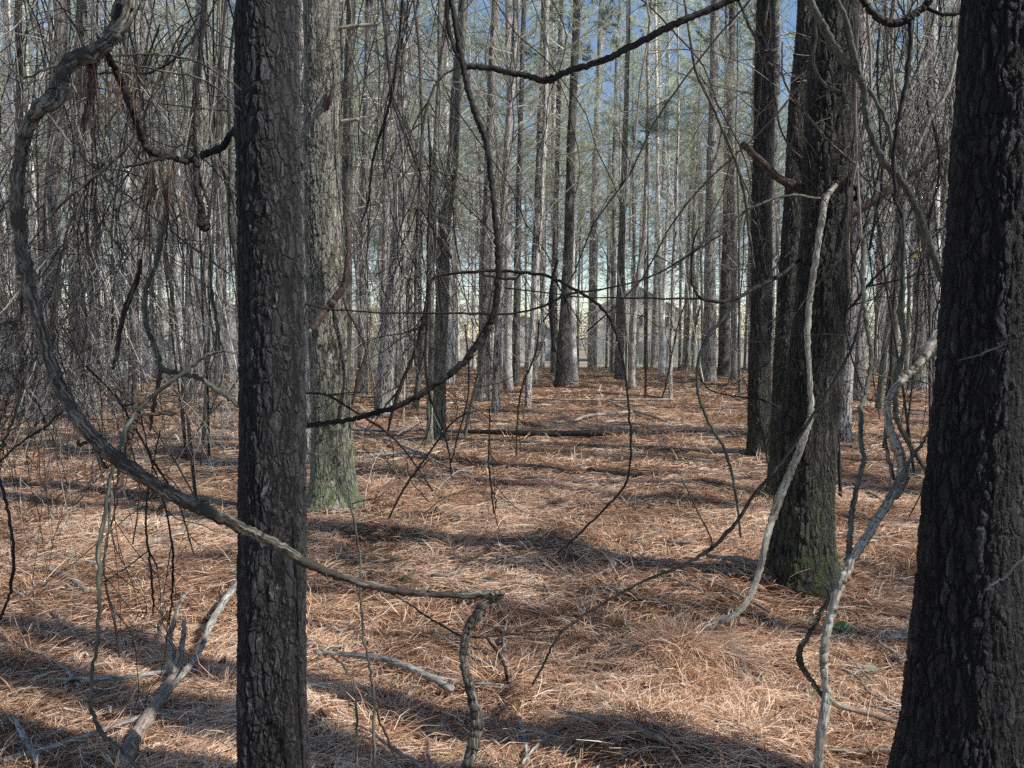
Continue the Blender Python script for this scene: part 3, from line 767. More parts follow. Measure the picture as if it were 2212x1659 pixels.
big = vine('looping_branch', 'big weathered grey branch looping down the left side and crossing the foreground trunk', 'dead branch', [
 ('stem', [(292, -30, 24, 2.25), (270, 45, 24, 2.2), (235, 88, 28, 2.15), (195, 118, 32, 2.1), (155, 130, 30, 2.08), (132, 170, 27, 2.05), (118, 212, 34, 2.03), (88, 232, 30, 2.0), (66, 262, 24, 2.0), (48, 320, 25, 2.0),
           (38, 400, 28, 2.0), (42, 500, 26, 2.0), (60, 600, 30, 1.98), (78, 680, 28, 1.97), (105, 775, 26, 1.96), (150, 880, 27, 1.95), (200, 945, 28, 1.95), (258, 996, 31, 1.95), (330, 1045, 27, 1.96), (400, 1083, 27, 1.97),
           (470, 1117, 24, 1.98), (540, 1150, 23, 2.0), (600, 1178, 23, 2.02), (655, 1212, 23, 2.05), (720, 1241, 19, 2.08), (800, 1264, 17, 2.1), (880, 1280, 16, 2.12), (960, 1285, 15, 2.13), (1040, 1284, 17, 2.13), (1088, 1284, 20, 2.13)], 2, M_vgrey),
 ('stem', [(1080, 1290, 13, 2.13), (1052, 1302, 16, 2.13), (1022, 1340, 21, 2.12), (1005, 1380, 19, 2.1), (1002, 1430, 18, 2.1), (1012, 1475, 19, 2.1), (1024, 1520, 22, 2.1), (1030, 1568, 26, 2.1), (1020, 1620, 24, 2.08), (1006, 1690, 25, 2.06), (1000, 1900, 26, 2.03)], 2, M_vgrey),
 ('side_limb', [(262, -20, 17, 2.3), (250, 40, 19, 2.25), (238, 80, 20, 2.18), (225, 105, 22, 2.13)], 2, M_vdark),
 ('side_limb', [(232, 118, 12, 2.15), (248, 150, 14, 2.2), (268, 190, 15, 2.25), (290, 250, 14, 2.3), (308, 300, 15, 2.35), (328, 328, 17, 2.38), (370, 338, 15, 2.42), (405, 348, 13, 2.47), (440, 334, 14, 2.5), (478, 318, 14, 2.55), (500, 290, 11, 2.6), (522, 262, 9, 2.68)], 2, M_vdark),
 ('stub', [(198, 122, 18, 2.12), (200, 170, 17, 2.13), (192, 225, 12, 2.13), (179, 275, 8, 2.14)], 2, M_vred),
 ('stub', [(370, 334, 7, 2.4), (340, 345, 7, 2.38), (300, 355, 7, 2.36), (272, 361, 6, 2.35)], 2, M_vdark),
 ('twig', [(60, 565, 5, 1.98), (40, 690, 6, 1.98), (20, 695, 5, 1.98), (-10, 705, 4, 1.98)], 2, M_vgrey),
 ('side_limb', [(258, 990, 8, 2.0), (262, 960, 8, 2.05), (270, 930, 9, 2.1), (290, 895, 8, 2.15)], 2, M_vgreen),
 ('stub', [(190, 955, 9, 1.97), (172, 960, 7, 1.98), (166, 955, 6, 1.98)], 2, M_vgrey),
 ('stub', [(200, 955, 8, 1.95), (215, 990, 10, 1.95), (228, 1012, 9, 1.95)], 2, M_vgrey),
], M_vgrey)
drape_part(big, [(180, 135, 50), (200, 150, 70), (215, 120, 80), (280, 110, 40)], 2.12, 16, 12, .16)
drape_part(big, [(245, 150, 30), (345, 340, 20), (370, 345, 30)], 2.35, 16, 12, .22)

club = vine('club_ended_vine', 'vine hanging at upper left and ending in a swollen club', 'vine', [
 ('stem', [(442, -20, 7), (436, 60, 8), (430, 150, 7), (422, 250, 8), (420, 300, 10), (424, 345, 13), (424, 390, 14), (430, 430, 13), (437, 462, 14), (440, 482, 26), (446, 494, 16)], 2.46, M_vdark),
 ('twig', [(447, 490, 5), (452, 530, 4), (450, 580, 3), (452, 640, 3)], 2.46, M_vgrey),
 ('twig', [(430, 380, 6), (440, 410, 6), (452, 445, 7), (448, 480, 5)], 2.46, M_vdark)], M_vdark)

loop = vine('hanging_vine', 'dark vine dropping from the top centre and swinging down left to the foreground trunk', 'vine', [
 ('stem', [(972, -30, 10), (985, 60, 11), (1000, 142, 13), (1012, 200, 12), (1030, 255, 13), (1050, 310, 14), (1060, 380, 13), (1070, 480, 12), (1076, 560, 14), (1075, 620, 15), (1066, 680, 15), (1040, 730, 15), (1000, 784, 14), (940, 830, 15), (880, 868, 12), (800, 895, 11), (740, 909, 11), (668, 919, 11), (640, 921, 8)], 2.9, None),
 ('side_limb', [(1000, 142, 12), (1060, 148, 11), (1120, 160, 12), (1180, 175, 13), (1222, 156, 13), (1300, 132, 13), (1380, 92, 13), (1450, 56, 14), (1530, 22, 13), (1620, -20, 13)], 2.9, None),
 ('side_limb', [(1000, 142, 9), (978, 95, 10), (967, 40, 9), (968, -20, 9)], 2.9, None)], M_vdark)

vine('arching_vine', 'thin vine arching over the centre then trailing down to the needles', 'vine', [
 ('stem', [(925, 640, 3), (935, 602, 5), (965, 592, 6), (1050, 585, 7), (1130, 588, 7), (1190, 600, 7), (1250, 630, 7), (1300, 665, 7), (1325, 705, 7), (1345, 770, 5), (1355, 850, 5), (1362, 950, 5), (1357, 1030, 5), (1325, 1080, 5), (1265, 1140, 5), (1205, 1195, 5)], 4.0, None),
 ('twig', [(1130, 588, 4), (1110, 602, 6), (1075, 600, 5), (1040, 592, 5)], 4.0, None)], M_vdark)
vine('cross_vine', 'very thin vine running nearly level across the centre and rising to the right', 'vine',
 [('stem', [(655, 655, 4), (720, 668, 4), (850, 676, 4), (1000, 677, 5), (1100, 678, 5), (1170, 662, 5), (1230, 635, 5), (1300, 625, 4), (1400, 600, 4), (1480, 556, 4), (1560, 505, 3)], 3.9, None)], M_vdark)
vine('bowed_vine', 'dark thin limb left of the paired trunks with a stem bowing to the ground', 'vine', [
 ('stem', [(1745, 545, 7, 4.8), (1690, 592, 9, 4.6), (1640, 617, 10, 4.4), (1600, 640, 8, 4.3), (1555, 651, 8, 4.2), (1500, 645, 5, 4.2), (1400, 645, 4, 4.2), (1250, 640, 3, 4.2), (1090, 622, 3, 4.2)], 4, M_vdark),
 ('stem', [(1600, 640, 8, 4.3), (1560, 690, 8, 4.3), (1525, 735, 9, 4.3), (1508, 785, 8, 4.3), (1509, 850, 7, 4.3), (1530, 910, 7, 4.3), (1560, 960, 7, 4.3), (1578, 1010, 7, 4.3), (1590, 1075, 6, 4.3), (1600, 1160, 5, 4.3)], 4, M_vgreen),
 ('twig', [(1555, 651, 4, 4.2), (1510, 640, 6, 4.2), (1495, 600, 5, 4.2), (1497, 530, 4, 4.2), (1510, 490, 3, 4.2)], 4, M_vdark),
 ('twig', [(1650, 612, 5, 4.5), (1672, 580, 5, 4.5), (1715, 535, 4, 4.6)], 4, M_vdark),
 ('twig', [(1655, 625, 5, 4.5), (1643, 655, 5, 4.5), (1650, 690, 5, 4.5), (1675, 690, 4, 4.5), (1682, 655, 4, 4.5)], 4, M_vgreen)], M_vdark)

vine('pale_vine', 'pale stringy vine running down the mossy footed trunk and curling onto the ground', 'vine', [
 ('stem', [(1806, 400, 8, 4.55), (1786, 425, 13, 4.5), (1775, 475, 14, 4.45), (1762, 560, 13, 4.4), (1750, 640, 13, 4.4), (1744, 720, 13, 4.35), (1748, 800, 11, 4.3), (1752, 880, 13, 4.25), (1744, 922, 15, 4.2), (1722, 985, 16, 4.15), (1702, 1030, 16, 4.15), (1684, 1075, 18, 4.1), (1668, 1120, 15, 4.1), (1652, 1180, 15, 4.0), (1638, 1240, 14, 4.0), (1615, 1295, 15, 3.95), (1585, 1330, 12, 3.9), (1545, 1345, 15, 3.9), (1510, 1368, 17, 3.9), (1488, 1402, 12, 3.9)], 4, M_vpale),
 ('twig', [(1786, 432, 6, 4.5), (1760, 428, 6, 4.5), (1720, 422, 6, 4.4), (1680, 427, 6, 4.4), (1630, 445, 6, 4.3), (1590, 470, 6, 4.3), (1540, 505, 5, 4.2), (1475, 562, 4, 4.2), (1440, 590, 3, 4.2)], 4, M_vgreen),
], M_vpale)
vine('broken_limb', 'stout broken limb jutting left from the mossy footed trunk', 'dead branch',
 [('stem', [(1752, 420, 22, 4.85), (1722, 405, 19, 4.75), (1680, 383, 17, 4.65), (1640, 345, 16, 4.6), (1602, 309, 14, 4.6)], 4, None)], M_vred)
st = vine('limb_stub', 'short red brown snapped stub on the front of the mossy footed trunk', 'dead branch', [
 ('stem', [(1790, 428, 20, 4.85), (1815, 405, 18, 4.7), (1843, 383, 17, 4.6)], 4, M_vred),
 ('hook', [(1830, 402, 10, 4.8), (1850, 408, 11, 4.75), (1853, 424, 11, 4.75), (1832, 436, 12, 4.8)], 4, M_vdark)], M_vred)

vine('twisting_vine', 'thick grey green vine slanting from the top down behind the massive right trunk', 'vine', [
 ('stem', [(1738, -20, 16), (1772, 47, 15), (1795, 90, 16), (1825, 133, 15), (1855, 163, 15), (1868, 207, 13), (1873, 260, 13), (1892, 317, 13), (1913, 353, 15), (1948, 392, 14), (1976, 445, 15), (2000, 505, 15), (2022, 570, 14), (2044, 630, 12), (2075, 700, 11, 3.2)], 3.1, None),
 ('side_limb', [(1800, -20, 9), (1828, 43, 10), (1842, 100, 9), (1857, 160, 9)], 3.08, None),
 ('side_limb', [(1873, 190, 8), (1905, 240, 8), (1925, 300, 10), (1930, 350, 9), (1945, 392, 8)], 3.12, None)], M_vgreen)
vine('top_arch_vine', 'black vine sagging in an arc from the top edge at upper right', 'vine', [
 ('stem', [(1850, -20, 11), (1885, 27, 13), (1908, 45, 14), (1935, 52, 14), (1960, 42, 16), (1978, 28, 14), (1998, 13, 14), (2025, -20, 12)], 2.8, None),
 ('side_limb', [(1968, 45, 9), (1965, 117, 9), (1953, 200, 10), (1940, 265, 10), (1930, 330, 9), (1934, 420, 7), (1948, 470, 6)], 2.8, None),
 ('twig', [(2003, 17, 8), (2042, 32, 8), (2090, 24, 7)], 2.8, None)], M_vdark)
vine('pale_leaning_stem', 'slim pale sunlit stem leaning left beside the massive right trunk', 'vine',
 [('stem', [(2076, 40, 8), (2055, 167, 9), (2030, 225, 9), (2005, 262, 10), (1985, 310, 10), (1960, 360, 8), (1945, 420, 6)], 4.5, None)], M_vpale)  # sunlit look put into the stem by its pale wood colour
vine('leaning_log', 'peeling red brown dead trunk caught slanting among the vines at right', 'dead trunk',
 [('stem', [(1835, 466, 17), (1890, 432, 18), (1945, 392, 17), (1998, 352, 18), (2040, 320, 19), (2075, 290, 21)], 6.0, None)], M_vred)

vine('forked_vine', 'pale thick vine forking and standing in front at right, running down out of the frame', 'vine', [
 ('stem', [(2050, 690, 16, 2.75), (2030, 712, 17, 2.7), (2008, 752, 18, 2.66), (1985, 785, 15, 2.64), (1955, 815, 15, 2.62), (1925, 850, 15, 2.6), (1916, 880, 15, 2.6), (1922, 925, 16, 2.58), (1938, 965, 20, 2.56), (1950, 1010, 20, 2.55), (1945, 1045, 28, 2.53), (1925, 1075, 20, 2.5), (1898, 1115, 20, 2.48), (1872, 1160, 19, 2.45), (1842, 1205, 20, 2.42), (1818, 1256, 21, 2.4), (1797, 1320, 20, 2.38), (1783, 1383, 21, 2.36), (1779, 1440, 18, 2.35), (1786, 1495, 19, 2.33), (1782, 1540, 24, 2.3), (1770, 1610, 22, 2.28), (1765, 1700, 21, 2.26), (1760, 1850, 22, 2.22)], 2.5, M_vpale),
 ('side_limb', [(2036, 752, 7, 2.7), (1990, 785, 9, 2.66), (1955, 812, 9, 2.63), (1914, 856, 7, 2.6)], 2.6, M_vdark),
 ('side_limb', [(1866, 516, 9, 2.9), (1863, 616, 9, 2.85), (1872, 700, 9, 2.8), (1882, 770, 9, 2.75), (1874, 830, 8, 2.7), (1860, 885, 9, 2.65), (1860, 950, 9, 2.6), (1865, 995, 9, 2.55), (1852, 1050, 10, 2.5), (1840, 1110, 10, 2.48), (1836, 1170, 11, 2.45), (1829, 1218, 13, 2.42)], 2.6, M_vgreen),
 ('side_limb', [(1812, 1265, 9, 2.4), (1788, 1300, 10, 2.42), (1762, 1345, 10, 2.45), (1738, 1385, 10, 2.47), (1725, 1412, 13, 2.48), (1735, 1445, 12, 2.5), (1758, 1478, 10, 2.5), (1776, 1502, 10, 2.5)], 2.6, M_vgrey),
 ('side_limb', [(1922, 900, 8, 2.6), (1913, 950, 8, 2.58), (1924, 1010, 8, 2.56), (1935, 1040, 8, 2.54)], 2.6, M_vgrey),
], M_vpale)
vine('curving_vine', 'dark vine curving right behind the forked pale vine towards the massive trunk', 'vine', [
 ('stem', [(1950, 470, 9), (1950, 600, 10), (1947, 680, 14), (1955, 748, 13), (1938, 812, 13), (1935, 880, 11), (1942, 916, 10), (1975, 976, 10), (2014, 1032, 9), (2060, 1080, 7)], 3.3, None),
 ('twig', [(1850, 793, 3), (1900, 812, 4), (1950, 822, 4), (2000, 828, 4), (2035, 845, 3)], 3.4, None)], M_vgreen)
vine('slanting_twig', 'straight dark twig slanting up in front of the massive trunk foot and pale vine', 'twig',
 [('stem', [(1915, 1080, 8), (1940, 1040, 9), (1975, 983, 8), (2002, 940, 6), (2024, 905, 5)], 2.45, None)], M_vgreen)
vine('grounded_branch', 'rough dark branch lying to the left of the massive trunk foot', 'fallen branch',
 [('stem', [(1785, 1505, 12, 3.0), (1815, 1524, 14, 3.05), (1870, 1540, 12, 3.05), (1905, 1550, 12, 3.05), (1945, 1562, 9, 3.05)], 3, None)], M_stick)

vine('long_slender_sapling', 'long slender dark stem crossing diagonally from the mossy footed trunk down to the centre floor', 'vine', [
 ('stem', [(1870, 600, 4, 4.2), (1852, 716, 5, 4.1), (1815, 800, 6, 4.0), (1758, 893, 7, 3.9), (1690, 996, 7, 3.8), (1628, 1069, 8, 3.7), (1592, 1125, 8, 3.65), (1540, 1182, 9, 3.6), (1475, 1221, 7, 3.5), (1404, 1250, 6, 3.45), (1337, 1283, 6, 3.4), (1270, 1323, 6, 3.35), (1214, 1363, 6, 3.3), (1184, 1416, 5, 3.25), (1150, 1480, 5, 3.2)], 3, M_vdark),
 ('twig', [(1214, 1363, 4, 3.3), (1137, 1366, 4, 3.25), (1054, 1376, 4, 3.2), (1000, 1374, 4, 3.1), (944, 1346, 4, 3.1), (887, 1306, 4, 3.0), (847, 1283, 3, 3.0)], 3, M_vdark),
 ('twig', [(1540, 1182, 5, 3.6), (1530, 1150, 4, 3.6), (1475, 1040, 4, 3.6)], 3, M_vgreen)], M_vdark)

vine('hanging_cut_stick', 'brown stick with a blunt cut end hanging at left beside the looping branch', 'dead branch', [
 ('stem', [(288, 780, 7), (290, 843, 9), (293, 895, 13), (284, 935, 12), (275, 970, 13), (262, 1010, 14), (258, 1054, 15)], 2.3, M_vred),
 ('side_limb', [(293, 897, 6), (330, 895, 7), (350, 894, 7), (385, 894, 5)], 2.3, M_vred),
 ('side_limb', [(296, 890, 9), (333, 853, 9), (400, 802, 9), (433, 776, 8), (473, 759, 6), (515, 764, 4)], 2.3, M_vgreen)], M_vred)
vine('dangling_limb', 'short thick dark limb dangling with a pointed end at left', 'dead branch',
 [('stem', [(305, 560, 6), (297, 600, 11), (277, 650, 12), (262, 703, 10), (252, 770, 9), (243, 797, 6)], 2.6, None)], M_vdark)
vine('zigzag_vine', 'grey vine bending down and right to disappear behind the foreground trunk', 'vine', [
 ('stem', [(365, 380, 7), (355, 470, 9), (340, 560, 10), (315, 630, 9), (316, 703, 10), (337, 755, 10), (350, 796, 13), (385, 806, 10), (433, 818, 11), (473, 845, 11), (520, 880, 9)], 2.75, M_vgreen),
 ('side_limb', [(346, 800, 10), (340, 840, 10), (330, 885, 9), (324, 930, 5)], 2.75, M_vred)], M_vgreen)
vine('frayed_stub', 'dark splintered hanging stick with a frayed top at left', 'dead branch',
 [('stem', [(365, 392, 9), (362, 440, 12), (356, 490, 9), (345, 540, 5)], 2.9, None)], M_vred)
vine('left_edge_vine', 'thin dark vine trailing down at the extreme left edge', 'vine',
 [('stem', [(-12, 1000, 6), (4, 1056, 6), (17, 1106, 6), (27, 1173, 7), (26, 1250, 7), (12, 1310, 6), (-6, 1350, 6), (-30, 1420, 6)], 1.9, None)], M_vdark)
vine('wavering_vine', 'greenish grey vine hanging wavily down the lower left', 'vine', [
 ('stem', [(262, 960, 7, 2.2), (246, 1000, 8, 2.2), (235, 1050, 8, 2.2), (227, 1106, 9, 2.2), (213, 1186, 10, 2.18), (213, 1273, 9, 2.15), (210, 1390, 8, 2.12), (197, 1456, 8, 2.1), (200, 1540, 9, 2.08), (217, 1580, 10, 2.08), (260, 1620, 9, 2.06), (310, 1672, 9, 2.05)], 2, None),
 ('twig', [(240, 1060, 5, 2.2), (235, 1130, 4, 2.2), (226, 1200, 4, 2.2), (215, 1250, 4, 2.18)], 2, None)], M_vgreen)
vine('centre_left_vine', 'thin grey vine hanging vertically just right of the foreground trunk', 'vine', [
 ('stem', [(742, 1000, 4), (752, 1060, 4), (762, 1110, 5), (777, 1206, 5), (780, 1300, 5), (785, 1380, 5), (798, 1440, 6), (808, 1510, 6), (806, 1590, 7), (812, 1700, 6)], 2.35, M_vgreen),
 ('twig', [(690, 1400, 4), (737, 1433, 5), (760, 1470, 6), (769, 1510, 6), (770, 1600, 6), (773, 1700, 5)], 2.3, M_vgrey),
 ('twig', [(812, 1530, 4), (835, 1590, 5), (865, 1665, 4)], 2.3, M_vdark)], M_vgreen)
vine('mossy_trunk_limb', 'red brown dead limb curving up off the right side of the mossy trunk', 'dead branch', [
 ('stem', [(672, 712, 14, 6.4), (700, 672, 17, 6.5), (722, 648, 17, 6.5), (745, 610, 14, 6.5), (752, 560, 13, 6.5), (752, 490, 12, 6.5)], 6.5, M_vred),
 ('side_limb', [(672, 712, 9, 6.4), (660, 740, 6, 6.3), (662, 780, 4, 6.3)], 6.5, M_vpale)], M_vred)
vine('mossy_trunk_stub', 'dark red broken stub high on the mossy trunk', 'dead branch',
 [('stem', [(690, 268, 15, 6.9), (700, 245, 13, 6.7), (712, 215, 11, 6.6), (722, 180, 8, 6.6)], 6.5, None)], M_vred)
vine('pale_snapped_stub', 'pale snapped double stub pointing right near the smooth straight stem', 'dead branch',
 [('stem', [(722, 262, 8), (745, 262, 9), (775, 257, 8)], 6.8, None)], M_vpale)
vine('pale_high_limb', 'pale short limb pointing right high beside the smooth straight stem', 'dead branch',
 [('stem', [(735, 60, 7), (770, 56, 8), (822, 52, 6)], 6.8, None)], M_vpale)
vine('russet_vine', 'russet kinked vine hanging off the right side of the mossy trunk', 'vine',
 [('stem', [(741, 640, 6), (752, 672, 7), (770, 705, 7), (788, 745, 7), (790, 770, 7), (774, 812, 8), (768, 845, 8), (760, 875, 5)], 6.6, None)], M_vred)
vine('diagonal_twig', 'long thin twig crossing the upper left diagonally down to the right', 'twig',
 [('stem', [(-10, 115, 4), (40, 165, 4), (80, 213, 5), (125, 275, 5), (173, 333, 5), (267, 417, 4), (350, 485, 4), (440, 552, 4), (520, 610, 3)], 2.7, None)], M_vgreen)
vine('pale_bow_twig', 'pale bowed twig sweeping from the upper left crotch down to the left', 'twig',
 [('stem', [(395, 60, 4), (350, 160, 4), (325, 210, 5), (300, 277, 6), (270, 325, 6), (233, 360, 6), (167, 410, 6), (93, 480, 6)], 2.55, None)], M_vgrey)
vine('level_top_vine', 'thin grey vine running level from the looping branch to the foreground trunk near the top', 'vine', [
 ('stem', [(50, 170, 4), (110, 146, 6), (170, 130, 6), (230, 122, 6), (300, 118, 5), (370, 120, 5), (440, 140, 4), (520, 195, 4)], 2.35, M_vgrey),
 ('twig', [(215, 160, 5), (260, 155, 5), (330, 155, 5), (400, 105, 5), (440, 50, 4), (480, -20, 4)], 2.4, M_vdark),
 ('twig', [(230, 128, 4), (330, 150, 4), (420, 165, 4), (480, 200, 4), (520, 240, 3)], 2.4, M_vgrey)], M_vgrey)
vine('front_twig', 'short pale twig crossing the lower part of the massive right trunk', 'twig',
 [('stem', [(2129, 1272, 7), (2150, 1258, 6), (2180, 1238, 6), (2205, 1212, 5), (2225, 1190, 4)], 1.9, None)], M_vpale)
vine('front_wire_twig', 'wire thin grey twig crossing the middle of the massive right trunk', 'twig',
 [('stem', [(2070, 778, 3), (2110, 768, 4), (2150, 752, 4), (2190, 735, 4), (2230, 722, 4)], 2.0, None)], M_vgrey)
vine('edge_stub', 'dark stub poking in at the right edge low down', 'dead branch',
 [('stem', [(2250, 1310, 16), (2215, 1340, 15), (2196, 1362, 12), (2190, 1385, 9)], 2.3, None)], M_vdark)

# hanging thin vines in the centre-left tangle (each one a vine)
tang = [
 ('vine slanting from the top left of the twin stems down to the right', [(822, -10, 4), (833, 80, 5), (840, 160, 5), (848, 220, 5), (880, 300, 5), (905, 370, 4), (932, 440, 4), (960, 505, 4), (975, 560, 4)], 6.5, 1),
 ('dark vine falling left of the twin stems towards the russet vine', [(870, -10, 4), (858, 120, 5), (840, 230, 6), (815, 310, 6), (803, 360, 5), (795, 440, 4), (780, 480, 3)], 6.0, 1),
 ('hanging vine that runs straight past the left twin stem', [(892, -10, 5), (903, 80, 6), (908, 180, 6), (912, 300, 6), (905, 420, 5), (900, 540, 6), (897, 640, 6), (896, 740, 6), (898, 790, 8)], 6.5, 3),
 ('brown vine twisting down to the floor left of the twin stems', [(925, 250, 4), (930, 380, 5), (925, 500, 6), (922, 640, 6), (895, 760, 7), (870, 820, 8), (850, 880, 8), (838, 930, 5)], 7.0, 1),
 ('grey vine sweeping from top centre down to the far left tangle', [(1000, 140, 4), (955, 165, 5), (930, 210, 6), (915, 270, 6), (905, 340, 5), (890, 400, 5), (870, 470, 4)], 3.4, 0),
 ('thin dark vine bowed over the fallen debris in the centre', [(925, 640, 4), (922, 700, 5), (918, 780, 5), (930, 860, 5), (955, 920, 5), (970, 980, 4), (975, 1030, 3)], 5.0, 1),
 ('thin dark vine crossing behind the mossy trunk foot', [(660, 850, 4, 6.3), (690, 850, 5, 6.3), (720, 860, 5, 6.2), (760, 885, 5, 6.2), (830, 930, 5, 6.2), (880, 980, 4, 6.2), (935, 1060, 4, 6.0)], 6.3, 1),
 ('thin arched vine looping off the floor in front of the debris', [(840, 1120, 4), (870, 1060, 5), (905, 1010, 5), (940, 960, 5), (975, 915, 4), (1010, 890, 3)], 5.6, 1),
 ('fine drooping vine left of the long fallen log', [(975, 1000, 4), (990, 940, 4), (1010, 860, 4), (1012, 780, 4), (1004, 700, 3)], 6.5, 1),
 ('vertical thread of vine hanging right of the debris', [(1058, 880, 3), (1057, 950, 3), (1056, 1010, 4), (1062, 1060, 4), (1067, 1110, 3)], 5.0, 1),
 ('thin dark vine hanging before the pale slim trunk in the centre', [(1165, 690, 4), (1158, 760, 4), (1130, 830, 4), (1118, 900, 4), (1115, 985, 3)], 6.0, 1),
 ('short thick crooked dark vine in the centre hanging between trunks', [(1205, 560, 5), (1194, 600, 7), (1188, 660, 7), (1192, 720, 6), (1196, 760, 4)], 8.0, 1),
 ('vine rising beside the wire thin cross vine at right', [(1430, 860, 3), (1445, 800, 3), (1460, 720, 3), (1478, 660, 3)], 6.5, 1),
 ('grey vine swaying down left of the dark straight trunk, top to middle', [(1478, -10, 5), (1490, 80, 5), (1505, 160, 6), (1535, 220, 6), (1560, 280, 6), (1590, 350, 7), (1608, 420, 7), (1618, 500, 6), (1630, 580, 5)], 5.5, 0),
 ('vine strand crossing the dark straight trunk near its top', [(1590, -10, 5), (1620, 60, 6), (1645, 110, 6), (1670, 200, 5), (1690, 290, 4), (1730, 340, 4), (1800, 320 + 60, 3)], 5.0, 0),
 ('long thread vine crossing the mossy footed trunk diagonally', [(1690, 90, 3), (1690, 160, 4), (1712, 210, 4), (1745, 250, 5), (1790, 305, 5), (1840, 350, 5), (1880, 400, 4), (1930, 440, 3)], 4.2, 0),
 ('curling vine hugging the upper left of the mossy footed trunk', [(1760, 20, 5), (1763, 80, 6), (1757, 130, 7), (1768, 165, 7), (1790, 190, 6), (1815, 200, 5)], 4.5, 2),
 ('dark vine hanging in front of the broad sunlit flanked trunk', [(1998, 200, 4), (2010, 250, 5), (2025, 310, 6), (2030, 370, 6), (2018, 430, 5), (2005, 470, 7)], 5.0, 1),
 ('dark vine crossing the pair of red log and vines at right', [(1900, 60, 5), (1895, 150, 5), (1900, 260, 5), (1905, 400, 6), (1890, 470, 6), (1878, 540, 5)], 4.4, 1),
 ('dark thin stem rising from behind the mossy footed trunk to the right', [(1820, 680, 4), (1850, 650, 6), (1880, 610, 6), (1900, 590, 5), (1935, 560, 3)], 4.4, 1),
 ('small branching stem standing left of the mossy footed trunk foot', [(1662, 1075, 3), (1658, 1000, 3), (1648, 940, 4), (1632, 900, 3), (1618, 870, 2)], 4.6, 1),
 ('bowed thread vine down the needle floor at right of centre', [(1505, 800, 3), (1530, 840, 3), (1580, 855, 3), (1640, 862, 3), (1690, 880, 3), (1745, 886, 2)], 5.0, 1),
 ('hanging vine beside the club ended vine, thinner and straight', [(447, -10, 5), (440, 60, 6), (425, 150, 5), (415, 230, 5), (408, 300, 5), (404, 340, 4)], 2.9, 1),
 ('thin vine hanging from the dark side limb down to the left tangle', [(328, 340, 4), (332, 390, 5), (318, 460, 4), (312, 540, 3)], 2.5, 1),
 ('dark vine falling from the side limb past the zigzag vine', [(345, 350, 5), (352, 400, 5), (362, 460, 5), (358, 520, 4)], 2.5, 1),
 ('greenish straight sapling stem against the foreground trunk left side', [(452, 510, 6), (454, 600, 7), (462, 660, 7), (472, 720, 6), (474, 760, 5)], 2.7, 2),
 ('slim dark stem beside the looping branch in its upper bend', [(150, 480, 4), (130, 560, 6), (122, 640, 7), (110, 700, 6), (100, 760, 4)], 2.4, 1),
 ('level thin twig low in the left tangle pointing up right', [(-10, 1010, 4), (40, 960, 4), (95, 925, 4), (135, 885, 4), (150, 860, 3)], 2.2, 1),
 ('curved grey twig at the left edge near the floor', [(0, 975, 5), (20, 925, 6), (40, 860, 6), (50, 820, 6), (75, 780, 5), (82, 755, 4)], 2.1, 0),
 ('straight dark twig fanning from the left tangle towards the floor', [(185, 790, 5), (235, 840, 4), (262, 875, 4), (330, 990, 5), (390, 1100, 4), (420, 1200, 3)], 2.8, 1),
 ('dark arched twig in the lower left hanging over the needles', [(300, 880, 3), (318, 960, 3), (340, 1040, 4), (360, 1110, 4), (373, 1200, 5), (372, 1290, 4), (365, 1350, 3)], 2.6, 1),
 ('thin beaded twig hanging in front of the needles left of the trunk', [(345, 930, 3), (330, 1010, 3), (318, 1075, 4), (315, 1130, 4), (322, 1200, 5), (330, 1270, 5), (331, 1330, 3)], 2.6, 1),
 ('dark broken twig hanging low over the left floor', [(262, 1060, 3), (240, 1130, 4), (226, 1200, 4), (228, 1260, 4), (240, 1310, 5), (252, 1370, 5), (257, 1420, 4)], 2.6, 1),
]
mats = [M_vgrey, M_vdark, M_vgreen, M_vred]
for lab, pts, d, mi in tang:
    vine('thin_vine', lab, 'vine', [('stem', pts, d, None)], mats[mi])

# standing or fallen sticks: snapped to the soil
def ground_stick(name, label, cat, parts, mat, extra=.016):
    t = None; c = None
    objs = []
    for pn, pts, mt, lift in parts:
        C = []
        for p in pts:
            dd = ground_at(p[0], p[1]); q = at(p[0], p[1], dd); w = p[2] * pxm(dd) / 2
            up = (p[3] if len(p) > 3 else 0) + lift
            # lifted points keep the pixel: move towards the camera along the ray
            dd2 = dd * (1 - up / CAMZ); q = at(p[0], p[1], dd2) if up else q
            q = q + np.array([0, 0, w * .9 + extra * (2.6 if p[1] < 1010 else 1)])
            C.append([*q, p[2] * (1.2 if p[1] < 1010 else 1.15) * pxm(dd2 if up else dd) / 2])
        S = smooth_path(np.array(C), 7, 0); S[1:-1, :3] += RNG.normal(size=(len(S) - 2, 3)) * .0015
        S[:, 3] *= 1 + .07 * RNG.normal(size=len(S)).clip(-1, 2)
        if c is None: c = S[0, :3].copy()
        objs.append((pn, S, mt or mat))
    if len(objs) == 1:
        mb = MB(); S = objs[0][1]; mb.tube(S[:, :3], S[:, 3], 10, jit=.06); o = mb.build(name, mat); return tag(o, label, cat)
    t = thing(name, label, cat, c)
    for pn, S, mt in objs:
        mb = MB(); mb.tube(S[:, :3] - c, S[:, 3], 10, jit=.06); mb.build(pn, mt, t)
    return t
